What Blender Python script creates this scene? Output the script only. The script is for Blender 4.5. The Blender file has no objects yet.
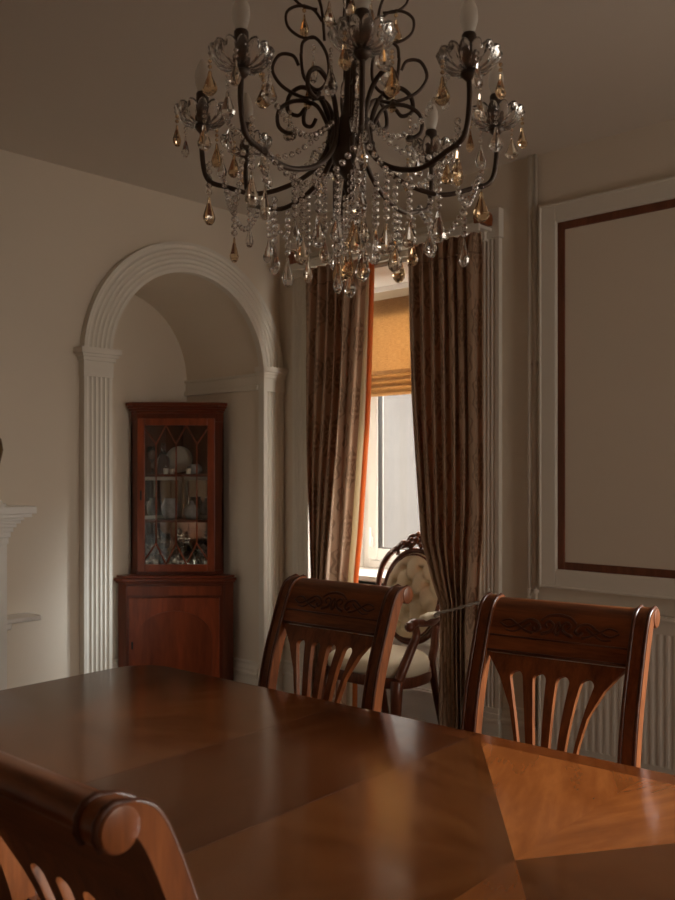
import bpy, bmesh, math, random
from mathutils import Vector, Matrix
random.seed(7)
PI = math.pi
sc = bpy.context.scene
C = sc.collection

# ------------------------------------------------------------------ camera, sky, exposure
cam_d = bpy.data.cameras.new('camera'); cam = bpy.data.objects.new('camera', cam_d); C.objects.link(cam)
cam.location = (0, 0, 1.42); cam.rotation_euler = (PI/2, 0, math.atan2(.683, .73))
cam_d.sensor_width = 36; cam_d.sensor_fit = 'AUTO'; cam_d.lens = 36.72; cam_d.shift_y = 0.0233
cam_d.clip_start = .02; cam_d.clip_end = 200
cam_d.dof.use_dof = True; cam_d.dof.focus_distance = 2.6; cam_d.dof.aperture_fstop = 6.3
sc.camera = cam
SKY = 11.5
world = bpy.data.worlds.new('overcast_sky'); sc.world = world; world.use_nodes = True
bg = world.node_tree.nodes['Background']; bg.inputs[0].default_value = (1.0, .865, .73, 1); bg.inputs[1].default_value = SKY
sc.view_settings.view_transform = 'Standard'; sc.view_settings.look = 'None'
sc.view_settings.gamma = 1; sc.view_settings.use_curve_mapping = False
sc.view_settings.exposure = 0.0
cy = sc.cycles
cy.use_denoising = True
cy.max_bounces = 14; cy.diffuse_bounces = 6; cy.glossy_bounces = 6; cy.transmission_bounces = 10; cy.transparent_max_bounces = 16
cy.caustics_reflective = False; cy.caustics_refractive = False
cy.sample_clamp_indirect = 6.0

def portal(name, loc, size_x, size_y, rot):
    d = bpy.data.lights.new(name, 'AREA'); d.shape = 'RECTANGLE'; d.size = size_x; d.size_y = size_y
    o = bpy.data.objects.new(name, d); C.objects.link(o); o.location = loc; o.rotation_euler = rot
    d.cycles.is_portal = True
    return o
portal('window_portal', (-3.255, 4.60, 1.69), 1.35, 1.8, (-PI/2, 0, 0))
portal('window_portal', (-2.52, 4.28, 1.69), .34, 1.8, (PI/2, 0, PI/2))
portal('window_portal', (-3.99, 4.28, 1.69), .34, 1.8, (PI/2, 0, -PI/2))
portal('window_portal', (.585, 4.14, 1.66), 1.83, 1.8, (-PI/2, 0, 0))

portal('window_portal', (2.74, 2.5, 1.33), .9, 1.65, (PI/2, 0, PI/2))
sun_d = bpy.data.lights.new('hazy_sun', 'SUN'); sun_d.energy = 6.6; sun_d.angle = math.radians(14); sun_d.color = (.92, .98, 1)
sun = bpy.data.objects.new('hazy_sun', sun_d); C.objects.link(sun)
sun.rotation_euler = Vector((-.62, -.85, -.40)).to_track_quat('-Z', 'Y').to_euler()

# ------------------------------------------------------------------ helpers
def obj(name, bm, mat=None, parent=None, smooth=False, kind=None, loc=None, auto=None):
    bmesh.ops.recalc_face_normals(bm, faces=bm.faces)
    me = bpy.data.meshes.new(name); bm.to_mesh(me); bm.free()
    if smooth or auto:
        for p in me.polygons: p.use_smooth = True
    if auto:
        try: me.set_sharp_from_angle(angle=math.radians(auto))
        except Exception: pass
    o = bpy.data.objects.new(name, me); C.objects.link(o)
    if mat:
        for m in (mat if isinstance(mat, (list, tuple)) else [mat]): me.materials.append(m)
    if parent: o.parent = parent
    if kind: o['kind'] = kind
    if loc: o.location = loc
    return o
def tag(o, label, cat, group=None):
    o['label'] = label; o['category'] = cat
    if group: o['group'] = group
    return o
def thing(name, label, cat, loc=(0,0,0), rotz=0, group=None):
    o = bpy.data.objects.new(name, None); C.objects.link(o); o.empty_display_size = .1
    o.location = loc; o.rotation_euler = (0, 0, rotz)
    return tag(o, label, cat, group)
def dup(root, loc, rotz, label, group=None):
    r = root.copy(); C.objects.link(r); r.location = loc; r.rotation_euler = (0, 0, rotz); r['label'] = label
    if group: r['group'] = group
    for ch in list(root.children):
        c = ch.copy(); C.objects.link(c); c.parent = r
        for g in ch.children:
            d = g.copy(); C.objects.link(d); d.parent = c
    return r
def bevel_mod(o, w=.004, seg=2, ang=35):
    m = o.modifiers.new('bevel', 'BEVEL'); m.width = w; m.segments = seg; m.limit_method = 'ANGLE'; m.angle_limit = math.radians(ang)
    return o
def box(bm, x0, x1, y0, y1, z0, z1, M=None):
    P = [Vector(p) for p in ((x0,y0,z0),(x1,y0,z0),(x1,y1,z0),(x0,y1,z0),(x0,y0,z1),(x1,y0,z1),(x1,y1,z1),(x0,y1,z1))]
    if M: P = [M @ p for p in P]
    v = [bm.verts.new(p) for p in P]
    for f in ((0,3,2,1),(4,5,6,7),(0,1,5,4),(1,2,6,5),(2,3,7,6),(3,0,4,7)): bm.faces.new([v[i] for i in f])
def prism(bm, poly, a0, a1, fn):
    """poly: 2D outline; fn(u,v,a)->xyz; closed solid between a0 and a1"""
    n = len(poly)
    A = [bm.verts.new(fn(u, v, a0)) for u, v in poly]; B = [bm.verts.new(fn(u, v, a1)) for u, v in poly]
    for i in range(n):
        j = (i+1) % n; bm.faces.new((A[i], A[j], B[j], B[i]))
    f1 = bm.faces.new(A[::-1]); f2 = bm.faces.new(B)
    f1.normal_update(); f2.normal_update()
    bmesh.ops.triangulate(bm, faces=[f1, f2])
def lathe(bm, prof, seg=24, M=None, cap=True):
    """prof: list of (r,z)"""
    M = M or Matrix()
    rings = []
    for r, z in prof:
        if r < 1e-5: rings.append([bm.verts.new(M @ Vector((0,0,z)))])
        else: rings.append([bm.verts.new(M @ Vector((r*math.cos(2*PI*k/seg), r*math.sin(2*PI*k/seg), z))) for k in range(seg)])
    for a, b in zip(rings, rings[1:]):
        for k in range(seg):
            k2 = (k+1) % seg
            if len(a) == 1 and len(b) == 1: continue
            if len(a) == 1: bm.faces.new((a[0], b[k], b[k2]))
            elif len(b) == 1: bm.faces.new((a[k], a[k2], b[0]))
            else: bm.faces.new((a[k], a[k2], b[k2], b[k]))
    if cap:
        for r in (rings[0], rings[-1]):
            if len(r) > 2: bm.faces.new(r)
def tube(bm, pts, rad, seg=8, closed=False, flat=None):
    pts = [Vector(p) for p in pts]; n = len(pts)
    R = rad if isinstance(rad, (list, tuple)) else [rad]*n
    rings = []; up = None
    for i, p in enumerate(pts):
        if closed: t = (pts[(i+1) % n]-pts[i-1]).normalized()
        else: t = (pts[min(i+1, n-1)]-pts[max(i-1, 0)]).normalized()
        if up is None:
            up = Vector((0,0,1)) if abs(t.z) < .9 else Vector((1,0,0))
        a = t.cross(up)
        if a.length < 1e-6: a = t.cross(Vector((1,0.3,0)))
        a.normalize(); b = a.cross(t).normalized(); up = b
        fx, fy = flat or (1, 1)
        rings.append([bm.verts.new(p + a*R[i]*fx*math.cos(2*PI*k/seg) + b*R[i]*fy*math.sin(2*PI*k/seg)) for k in range(seg)])
    m = n if closed else n-1
    for i in range(m):
        A, B = rings[i], rings[(i+1) % n]
        for k in range(seg):
            k2 = (k+1) % seg; bm.faces.new((A[k], A[k2], B[k2], B[k]))
    if not closed:
        bm.faces.new(rings[0][::-1]); bm.faces.new(rings[-1])
def spline(pts, per=6, closed=False):
    pts = [Vector(p) for p in pts]; out = []; n = len(pts)
    for i in range(n if closed else n-1):
        if closed: p0, p1, p2, p3 = pts[i-1], pts[i], pts[(i+1) % n], pts[(i+2) % n]
        else: p0, p1, p2, p3 = pts[max(i-1,0)], pts[i], pts[i+1], pts[min(i+2,n-1)]
        for k in range(per):
            t = k/per
            out.append(.5*((2*p1)+(-p0+p2)*t+(2*p0-5*p1+4*p2-p3)*t*t+(-p0+3*p1-3*p2+p3)*t**3))
    if not closed: out.append(pts[-1])
    return out
def ball(bm, c, r, sub=1, scale=(1,1,1)):
    M = Matrix.Translation(c) @ Matrix.Diagonal((*scale, 1))
    bmesh.ops.create_icosphere(bm, subdivisions=sub, radius=r, matrix=M)
def lerp(a, b, t): return a+(b-a)*t
def interp(tab, z):
    """tab sorted by first value"""
    if z <= tab[0][0]: return tab[0][1]
    for (a, va), (b, vb) in zip(tab, tab[1:]):
        if z <= b: return lerp(va, vb, (z-a)/(b-a))
    return tab[-1][1]

# ------------------------------------------------------------------ materials
class N:
    def __init__(s, name):
        s.m = bpy.data.materials.new(name); s.m.use_nodes = True; s.t = s.m.node_tree
        s.t.nodes.clear(); s.out = s.t.nodes.new('ShaderNodeOutputMaterial')
    def n(s, typ, **kw):
        nd = s.t.nodes.new(typ)
        for k, v in kw.items():
            if k in ('op',): nd.operation = v
            elif hasattr(nd, k) and not k.startswith('i_'): setattr(nd, k, v)
        return nd
    def link(s, a, b): s.t.links.new(a, b)
    def set(s, sock, v):
        if hasattr(v, 'is_output'): s.link(v, sock)
        elif isinstance(v, (tuple, list)) and len(v) == 3 and sock.type == 'RGBA': sock.default_value = (*v, 1)
        else: sock.default_value = v
    def math(s, op, a, b=0.0, c=0.0):
        nd = s.n('ShaderNodeMath'); nd.operation = op
        s.set(nd.inputs[0], a); s.set(nd.inputs[1], b); s.set(nd.inputs[2], c)
        return nd.outputs[0]
    def sep(s, v):
        nd = s.n('ShaderNodeSeparateXYZ'); s.link(v, nd.inputs[0]); return nd.outputs
    def comb(s, x, y, z):
        nd = s.n('ShaderNodeCombineXYZ')
        for i, v in enumerate((x, y, z)): s.set(nd.inputs[i], v)
        return nd.outputs[0]
    def coord(s, which='Object'): return s.n('ShaderNodeTexCoord').outputs[which]
    def mapping(s, v, scale=(1,1,1), loc=(0,0,0), rot=(0,0,0)):
        nd = s.n('ShaderNodeMapping'); s.link(v, nd.inputs[0])
        nd.inputs['Scale'].default_value = scale; nd.inputs['Location'].default_value = loc; nd.inputs['Rotation'].default_value = rot
        return nd.outputs[0]
    def noise(s, v, scale=5, detail=4, rough=.55, dist=0):
        nd = s.n('ShaderNodeTexNoise'); s.link(v, nd.inputs['Vector'])
        nd.inputs['Scale'].default_value = scale; nd.inputs['Detail'].default_value = detail
        nd.inputs['Roughness'].default_value = rough; nd.inputs['Distortion'].default_value = dist
        return nd.outputs[0]
    def ramp(s, v, stops):
        nd = s.n('ShaderNodeValToRGB'); s.link(v, nd.inputs[0]); e = nd.color_ramp.elements
        while len(e) < len(stops): e.new(.5)
        for el, (p, c) in zip(e, stops): el.position = p; el.color = (*c, 1)
        return nd.outputs[0]
    def mix(s, f, a, b, mode='MIX'):
        nd = s.n('ShaderNodeMix'); nd.data_type = 'RGBA'; nd.blend_type = mode
        s.set(nd.inputs[0], f); s.set(nd.inputs[6], a); s.set(nd.inputs[7], b)
        return nd.outputs[2]
    def bump(s, h, strength=.2, dist=.01):
        nd = s.n('ShaderNodeBump'); s.link(h, nd.inputs['Height']); nd.inputs['Strength'].default_value = strength
        nd.inputs['Distance'].default_value = dist; return nd.outputs[0]
    def bsdf(s, color, rough=.5, spec=.5, metal=0, normal=None, coat=0, coat_rough=.1, trans=0, ior=1.5, sheen=0):
        b = s.n('ShaderNodeBsdfPrincipled')
        s.set(b.inputs['Base Color'], color); s.set(b.inputs['Roughness'], rough); s.set(b.inputs['Metallic'], metal)
        b.inputs['Specular IOR Level'].default_value = spec; b.inputs['IOR'].default_value = ior
        b.inputs['Transmission Weight'].default_value = trans
        b.inputs['Coat Weight'].default_value = coat; b.inputs['Coat Roughness'].default_value = coat_rough
        b.inputs['Sheen Weight'].default_value = sheen
        if normal is not None: s.link(normal, b.inputs['Normal'])
        return b.outputs[0]
    def done(s, shader): s.link(shader, s.out.inputs[0]); return s.m

def plain(name, col, rough=.5, spec=.5, metal=0, var=.06, scale=12, bump=0, coat=0):
    n = N(name); v = n.coord(); z = n.noise(v, scale, 4)
    c = n.mix(z, tuple(x*(1-var) for x in col), tuple(min(1, x*(1+var)) for x in col))
    return n.done(n.bsdf(c, rough, spec, metal, n.bump(z, bump, .004) if bump else None, coat))
def wood(name, dark, light, axis='z', rough=.32, coat=.35, grain=26):
    n = N(name); v = n.coord()
    s = {'x': (.12,1,1), 'y': (1,.12,1), 'z': (1,1,.12)}[axis]
    a = n.noise(n.mapping(v, s), grain, 6, .6, .6); b = n.noise(n.mapping(v, tuple(x*3 for x in s)), grain*2.2, 3, .5)
    f = n.math('MULTIPLY_ADD', a, .8, n.math('MULTIPLY', b, .2))
    c = n.ramp(f, [(.3, dark), (.55, tuple(lerp(p, q, .55) for p, q in zip(dark, light))), (.75, light)])
    return n.done(n.bsdf(c, rough, .35, 0, n.bump(b, .05, .001), coat*.35, .2))

WALL = (.745, .675, .575)
m_wall = plain('wall_paint', WALL, .75, .3, var=.025, scale=3, bump=.03)
m_ceil = plain('ceiling_paint', (.70, .65, .585), .85, .2, var=.02, scale=2)
m_wall_tan = plain('tan_wall_paint', (.46, .36, .27), .8, .2, var=.03, scale=3)
m_trim = plain('white_gloss_trim_paint', (.76, .73, .66), .45, .4, var=.02)
m_white = plain('white_window_paint', (.82, .81, .79), .35, .5, var=.02)
m_mantel = plain('mantel_paint', (.86, .86, .84), .45, .4, var=.02)
m_rad = plain('radiator_enamel', (.74, .70, .63), .4, .5, var=.02)
m_pipe = plain('painted_pipe', (.62, .56, .48), .5, .4, var=.03)
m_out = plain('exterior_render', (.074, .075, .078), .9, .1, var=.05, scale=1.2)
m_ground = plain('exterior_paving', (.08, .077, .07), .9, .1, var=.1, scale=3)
m_carpet = plain('brown_carpet', (.12, .068, .04), .95, .1, var=.25, scale=90)
MD, ML = (.10, .027, .009), (.40, .125, .036)
m_mah_z = wood('mahogany_upright', MD, ML, 'z')
m_mah_x = wood('mahogany_crosswise', MD, ML, 'x')
m_mah_dark = wood('mahogany_carved', (.055,.016,.008), (.16,.052,.021), 'x', .35)
m_cab = wood('cabinet_veneer', (.06,.012,.005), (.17,.036,.013), 'z', .35, .3, 20)
m_cab_frame = wood('cabinet_door_mahogany', (.13,.024,.009), (.34,.075,.026), 'z', .33, .3, 20)
m_flame = wood('cabinet_flame_veneer', (.075,.014,.005), (.30,.065,.022), 'z', .33, .3, 9)
m_cab_x = wood('cabinet_moulding', (.075,.015,.006), (.22,.046,.017), 'x', .33, .3, 20)
m_arm = wood('armchair_walnut', (.065,.020,.011), (.24,.080,.040), 'z', .3, .5)
m_inset = wood('panel_inset_mahogany', (.10,.034,.018), (.24,.085,.042), 'z', .4, .2)
m_brass = plain('aged_brass', (.20,.12,.05), .4, .5, 1.0)
m_iron = plain('bronzed_iron', (.085,.060,.046), .45, .5, .5, var=.2)
m_sleeve = plain('bronze_candle_sleeve', (.055,.036,.026), .45, .5, .3)
m_blackhole = plain('dark_keyhole', (.01,.008,.006), .6)

def tabletop_mat():
    n = N('sunburst_table_veneer'); x, y, z = n.sep(n.coord())
    HL, SX, HX, HY = .215, .655, 1.10, .60
    ax = n.math('ABSOLUTE', x); ay = n.math('ABSOLUTE', y)
    p = n.math('SUBTRACT', ax, SX); q = n.math('MULTIPLY', y, .44/.60)
    ang = n.math('DIVIDE', n.math('ADD', n.math('ARCTAN2', q, p), PI), PI/4)      # 0..8
    sec = n.math('FLOOR', ang); frac = n.math('FRACT', ang)
    par = n.math('MODULO', sec, 2.0)
    # each wedge carries its own straight grain, turned with the wedge
    th = n.math('MULTIPLY', n.math('ADD', sec, .5), PI/4)
    ct, st = n.math('COSINE', th), n.math('SINE', th)
    g1 = n.math('ADD', n.math('MULTIPLY', p, ct), n.math('MULTIPLY', y, st))
    g2 = n.math('SUBTRACT', n.math('MULTIPLY', y, ct), n.math('MULTIPLY', p, st))
    wedge_v = n.comb(n.math('MULTIPLY', g1, 2.6), n.math('MULTIPLY', g2, 13), n.math('MULTIPLY', sec, 3.7))
    leaf_v = n.comb(n.math('MULTIPLY', x, 13), n.math('MULTIPLY', y, 1.6), 5.0)
    leaf = n.math('LESS_THAN', ax, HL)
    border = n.math('GREATER_THAN', n.math('MAXIMUM', n.math('SUBTRACT', ay, HY-.06), n.math('SUBTRACT', ax, HX-.06)), 0)
    mv = n.n('ShaderNodeMix'); mv.data_type = 'VECTOR'
    n.link(leaf, mv.inputs[0]); n.link(wedge_v, mv.inputs[4]); n.link(leaf_v, mv.inputs[5])
    g = n.noise(mv.outputs[1], 1.6, 7, .58, .25)
    base = n.ramp(g, [(.2, (.155,.040,.009)), (.5, (.245,.070,.016)), (.8, (.35,.110,.026))])
    tone = n.ramp(n.math('DIVIDE', n.math('ADD', sec, .5), 8), [(0,(.8,.8,.8)),(1,(.8,.8,.8))])
    cr = tone.node.color_ramp; cr.interpolation = 'CONSTANT'
    while len(cr.elements) > 1: cr.elements.remove(cr.elements[-1])
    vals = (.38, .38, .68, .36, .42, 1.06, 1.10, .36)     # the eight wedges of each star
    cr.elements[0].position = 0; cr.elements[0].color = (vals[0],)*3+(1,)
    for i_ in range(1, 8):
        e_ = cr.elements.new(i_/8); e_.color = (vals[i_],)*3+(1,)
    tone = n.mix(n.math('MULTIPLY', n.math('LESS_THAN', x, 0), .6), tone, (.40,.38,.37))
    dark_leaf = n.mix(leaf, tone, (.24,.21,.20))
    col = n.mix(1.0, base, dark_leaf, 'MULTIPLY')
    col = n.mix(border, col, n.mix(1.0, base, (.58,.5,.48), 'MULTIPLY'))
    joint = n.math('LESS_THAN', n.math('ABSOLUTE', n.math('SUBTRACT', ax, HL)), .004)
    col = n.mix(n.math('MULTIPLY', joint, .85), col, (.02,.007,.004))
    return n.done(n.bsdf(col, n.math('MULTIPLY_ADD', g, .12, .10), .4, 0, None, .4, .11))
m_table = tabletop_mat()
m_table_edge = wood('table_edge_mahogany', (.06,.018,.008), (.17,.056,.022), 'x', .28, .5)

def curtain_mat():
    n = N('damask_curtain_fabric'); u, v, _ = n.sep(n.coord('UV'))
    def cell(off):
        cu = n.math('SUBTRACT', n.math('FRACT', n.math('ADD', n.math('DIVIDE', u, .26), off)), .5)
        cv = n.math('SUBTRACT', n.math('FRACT', n.math('ADD', n.math('DIVIDE', v, .36), off)), .5)
        a = n.math('ARCTAN2', cv, n.math('MULTIPLY', cu, 1.25))
        r = n.math('SQRT', n.math('ADD', n.math('POWER', n.math('ABSOLUTE', n.math('MULTIPLY', cu, 1.35)), 2), n.math('POWER', n.math('ABSOLUTE', cv), 2)))
        pet = n.math('SINE', n.math('ADD', n.math('MULTIPLY', r, 46), n.math('MULTIPLY', n.math('COSINE', n.math('MULTIPLY', a, 6)), 2.4)))
        inside = n.math('LESS_THAN', n.math('ADD', r, n.math('MULTIPLY', n.math('COSINE', n.math('MULTIPLY', a, 8)), .035)), .34)
        return n.math('MULTIPLY', n.math('GREATER_THAN', pet, -.1), inside)
    pat = n.math('MAXIMUM', cell(0), cell(.5))
    w = n.noise(n.comb(n.math('MULTIPLY', u, 240), n.math('MULTIPLY', v, 90), 0), 1, 3)
    base = n.mix(w, (.45,.305,.205), (.57,.40,.28))
    col = n.mix(n.math('MULTIPLY', pat, .75), base, (.25,.155,.098))
    d = n.bsdf(col, .7, .25, 0, n.bump(pat, .25, .002), sheen=.2)
    t = n.n('ShaderNodeBsdfTranslucent'); n.set(t.inputs[0], n.mix(n.math('MULTIPLY', pat, .6), (.46,.165,.055), (.2,.065,.025)))
    ms = n.n('ShaderNodeMixShader'); ms.inputs[0].default_value = .22
    n.link(d, ms.inputs[1]); n.link(t.outputs[0], ms.inputs[2])
    return n.done(ms.outputs[0])
m_curtain = curtain_mat()
def cloth_trans(name, col, tcol, f, weave=0):
    n = N(name); uv = n.coord('Object'); x, y, z = n.sep(uv)
    if weave:
        h = n.noise(n.comb(n.math('MULTIPLY', x, 30), 0, n.math('MULTIPLY', z, 340)), 1, 4, .65)
        g = n.noise(n.comb(n.math('MULTIPLY', x, 420), 0, n.math('MULTIPLY', z, 12)), 1, 2)
        k = n.math('MULTIPLY_ADD', h, .75, n.math('MULTIPLY', g, .25))
        c1 = n.mix(1.0, n.ramp(k, [(.3, (.55,.5,.42)), (.55, (.92,.9,.86)), (.72, (1,1,1))]), col, 'MULTIPLY')
        c2 = n.mix(1.0, n.ramp(k, [(.3, (.55,.5,.42)), (.55, (.92,.9,.86)), (.72, (1,1,1))]), tcol, 'MULTIPLY')
    else: c1, c2 = col, tcol
    d = n.bsdf(c1, .8, .2)
    t = n.n('ShaderNodeBsdfTranslucent'); n.set(t.inputs[0], c2)
    ms = n.n('ShaderNodeMixShader'); ms.inputs[0].default_value = f
    n.link(d, ms.inputs[1]); n.link(t.outputs[0], ms.inputs[2])
    return n.done(ms.outputs[0])
m_blind = cloth_trans('woven_blind_cloth', (.76,.51,.28), (.60,.42,.235), .75, 1)
m_lit_cream = cloth_trans('cream_lit_cloth', (.80,.72,.58), (.80,.70,.52), .45)  # window-lit look of the curtain's turned fold, painted as cream cloth
m_backlit = cloth_trans('orange_backlit_hem', (.62,.22,.07), (.75,.27,.08), .55)  # glow of the sun-backlit hem put into the cloth colour
m_cord = plain('silver_grey_cord', (.38,.34,.30), .6, .3, var=.2, scale=200)
def uphol():
    n = N('cream_upholstery'); w = n.noise(n.mapping(n.coord(), (260,260,260)), 1, 3)
    c = n.mix(w, (.74,.65,.48), (.88,.79,.61))
    return n.done(n.bsdf(c, .8, .25, 0, n.bump(w, .15, .002), sheen=.2))
m_cream = uphol()
m_seat = plain('dining_seat_fabric', (.42,.33,.22), .85, .2, var=.12, scale=120)
def pane_mat(name, tint=(.98,.985,.985), refl=1.0):
    n = N(name); tr = n.n('ShaderNodeBsdfTransparent'); tr.inputs[0].default_value = (*tint, 1)
    gl = n.n('ShaderNodeBsdfGlossy'); gl.inputs['Roughness'].default_value = .01
    lw = n.n('ShaderNodeLayerWeight'); lw.inputs[0].default_value = .5
    f = n.math('MULTIPLY', n.math('MULTIPLY_ADD', n.math('POWER', lw.outputs['Facing'], 5.0), .9, .04), refl)
    ms = n.n('ShaderNodeMixShader'); n.link(f, ms.inputs[0]); n.link(tr.outputs[0], ms.inputs[1]); n.link(gl.outputs[0], ms.inputs[2])
    return n.done(ms.outputs[0])
m_pane = pane_mat('window_glass'); m_cabglass = pane_mat('cabinet_glass', (.95,.95,.94))
def glass(name, col, rough=0.0, ior=1.66, tr=1.0):
    n = N(name); return n.done(n.bsdf(col, rough, .6, 0, None, 0, .1, tr, ior))
m_crystal = glass('clear_crystal', (.99,.99,.99), tr=.98); m_amber = glass('amber_crystal', (.96,.74,.48), tr=.98); m_smoke = glass('champagne_crystal', (.97,.88,.77), tr=.98); m_dish = glass('pressed_glass_dish', (.98,.97,.96), .0, tr=.95)
m_ware = glass('clear_glassware', (.95,.97,.97))
def bulb_mat():
    n = N('frosted_bulb_glass'); a = n.bsdf((.78,.74,.68), .35, .5, 0, None, .3)
    t = n.n('ShaderNodeBsdfTranslucent'); t.inputs[0].default_value = (.75,.70,.63,1)
    tr = n.n('ShaderNodeBsdfTransparent'); m1 = n.n('ShaderNodeMixShader'); m1.inputs[0].default_value = .45
    n.link(a, m1.inputs[1]); n.link(t.outputs[0], m1.inputs[2])
    m2 = n.n('ShaderNodeMixShader'); m2.inputs[0].default_value = .36; n.link(m1.outputs[0], m2.inputs[1]); n.link(tr.outputs[0], m2.inputs[2])
    return n.done(m2.outputs[0])
m_bulb = bulb_mat()
m_mirror = plain('old_mirror', (.86,.84,.80), .05, .5, 1.0, var=.08, scale=6)
m_china = plain('white_china', (.72,.69,.62), .25, .5)
m_chinablue = plain('patterned_china', (.30,.31,.33), .25, .5, var=.6, scale=30)

# ------------------------------------------------------------------ room shell
XL, YW, H = -4.14, 3.90, 2.945        # left wall, window wall, ceiling
XR, YB = 2.6, -2.2
AC, AZ, AR = 3.20, 2.0, .54          # alcove arch
XA = -4.86                            # alcove back
W1 = (-3.86, -2.66); W2 = (-.27, 1.5); WT = 2.57; YR = 4.10   # window openings, wall thickness
bm = bmesh.new()
arch = [(AC-AR*math.cos(PI*k/40), AZ+AR*math.sin(PI*k/40)) for k in range(41)]
poly = [(YB-.3,0),(AC-AR,0)] + arch + [(AC+AR,0),(YW+.02,0),(YW+.02,H),(YB-.3,H)]
prism(bm, poly, XL, XA, lambda u, v, a: (a, u, v))
obj('wall_left', bm, m_wall, kind='structure')
bm = bmesh.new(); box(bm, XA-.15, XA, AC-AR-.3, YW, 0, H); obj('wall_alcove', bm, m_wall, kind='structure')
bm = bmesh.new()
poly = [(XA-.15,0),(W1[0],0),(W1[0],WT),(W1[1],WT),(W1[1],0),(W2[0],0),(W2[0],WT),(W2[1],WT),(W2[1],0),(XR+.15,0),(XR+.15,H),(XA-.15,H)]
prism(bm, poly, YW, YR, lambda u, v, a: (u, a, v))
obj('wall_window', bm, m_wall, kind='structure')
W_FILL = (2.05, 2.95)  # unseen window opening, added to brighten the room from the right
bm = bmesh.new()
for y0, y1, z0, z1 in ((YB-.3, W_FILL[0], 0, H), (W_FILL[1], YW, 0, H), (W_FILL[0], W_FILL[1], 0, .5), (W_FILL[0], W_FILL[1], 2.15, H)): box(bm, XR, XR+.15, y0, y1, z0, z1)
obj('wall_right', bm, m_wall_tan, kind='structure')
bm = bmesh.new()
for a in (W_FILL[0], W_FILL[1]-.07): box(bm, XR+.05, XR+.12, a, a+.07, .5, 2.15)
for z in (.5, 1.29, 2.08): box(bm, XR+.055, XR+.115, W_FILL[0], W_FILL[1], z, z+.07)
obj('unseen_fill_window', bm, m_white, kind='structure')
bm = bmesh.new(); box(bm, XL, XR, YB-.15, YB, 0, H); obj('wall_back', bm, m_wall_tan, kind='structure')
bm = bmesh.new(); box(bm, XA-.15, XR+.15, YB-.3, 4.56, -.12, 0); obj('floor', bm, m_carpet, kind='structure')
bm = bmesh.new(); box(bm, XA-.15, XR+.15, YB-.3, YR, H, H+.12); obj('ceiling', bm, m_ceil, kind='structure')
# outside
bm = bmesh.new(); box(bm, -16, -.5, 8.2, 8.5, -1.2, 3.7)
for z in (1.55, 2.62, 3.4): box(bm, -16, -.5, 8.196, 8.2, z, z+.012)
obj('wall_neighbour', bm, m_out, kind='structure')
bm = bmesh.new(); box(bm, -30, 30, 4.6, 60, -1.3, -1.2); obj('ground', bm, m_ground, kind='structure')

# windows
def fr(b, a0, a1, z0, z1, w, y0, y1):
    box(b, a0, a0+w, y0, y1, z0, z1); box(b, a1-w, a1, y0, y1, z0, z1)
    box(b, a0+w, a1-w, y0, y1, z0, z0+w); box(b, a0+w, a1-w, y0, y1, z1-w, z1)
def window(name, x0, x1, mull, Y, w=.05, sw=.075):
    f = bmesh.new(); fr(f, x0, x1, .80, WT, w, Y, Y+.07)
    o = obj(name, f, m_white, kind='structure'); bevel_mod(o, .004)
    xs = [x0+w+(x1-x0-2*w)*k/mull for k in range(mull+1)]
    for a, b in zip(xs, xs[1:]):
        z0, z1 = .80+w, WT-w
        s = bmesh.new(); fr(s, a+.004, b-.004, z0+.004, z1-.004, sw, Y-.02, Y+.045); bevel_mod(obj('sash', s, m_white, o), .006)
        g = bmesh.new(); fr(g, a+sw, b-sw, z0+sw, z1-sw, .010, Y-.008, Y+.03); obj('gasket', g, m_blackhole, o)
        g = bmesh.new(); box(g, a+sw+.001, b-sw-.001, Y+.004, Y+.010, z0+sw+.001, z1-sw-.001); obj('pane', g, m_pane, o)
    h = bmesh.new(); box(h, xs[0]+.025, xs[0]+.05, Y-.035, Y-.02, .93, 1.0); box(h, xs[0]+.03, xs[0]+.045, Y-.05, Y-.035, .94, 1.06)
    bevel_mod(obj('window_handle', h, m_white, o), .004)
    s = bmesh.new(); box(s, x0, x1, Y-.10, Y+.09, .77, .80); bevel_mod(obj('window_sill', s, m_white, o), .006)
    return o
# window 1 is a shallow box bay with glazed cheeks; window 2 sits in the wall
BX0, BX1, BY = -3.93, -2.58, 4.45
wo = window('window_1', BX0, BX1, 1, BY)
w = bmesh.new(); box(w, W1[0]+.013, W1[1]-.013, YR, YR+.08, 0, .77)
box(w, W1[0]+.013, W1[1]-.013, YR-.018, YR, 0, .20); box(w, W1[0]+.013, W1[1]-.013, YR-.025, YR, .17, .19)
for k in range(3): box(w, W1[0]+.013, W1[1]-.013, YR-.006, YR, .30+.14*k, .315+.14*k)
obj('window_apron', w, m_white, wo)
b = bmesh.new(); box(b, BX0-.06, BX1+.06, YR-.0, BY+.10, .70, .77); box(b, W1[0]+.013, W1[1]-.013, YR-.03, YR, .77, .80); box(b, BX0, BX1, YR, BY-.10, .77, .80); obj('bay_sill', b, m_white, wo)
for sx, xa in ((-1, BX0), (1, BX1)):
    lo, hi = sorted((xa, xa+sx*.06))
    b = bmesh.new(); box(b, lo, hi, YR, BY-.005, .77, .80)
    for y0, y1, z0, z1 in ((YR, YR+.05, .80, WT), (BY-.05, BY+.07, .80, WT), (YR+.05, BY-.05, .80, .87), (YR+.05, BY-.05, WT-.07, WT)): box(b, lo, hi, y0, y1, z0, z1)
    obj('bay_cheek', b, m_white, wo)
    b = bmesh.new(); box(b, (lo+hi)/2-.003, (lo+hi)/2+.003, YR+.05, BY-.05, .87, WT-.07); obj('pane', b, m_pane, wo)
b = bmesh.new(); box(b, BX0-.08, BX1+.08, YR, BY+.12, WT, WT+.10); obj('bay_roof', b, m_white, wo)
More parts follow.
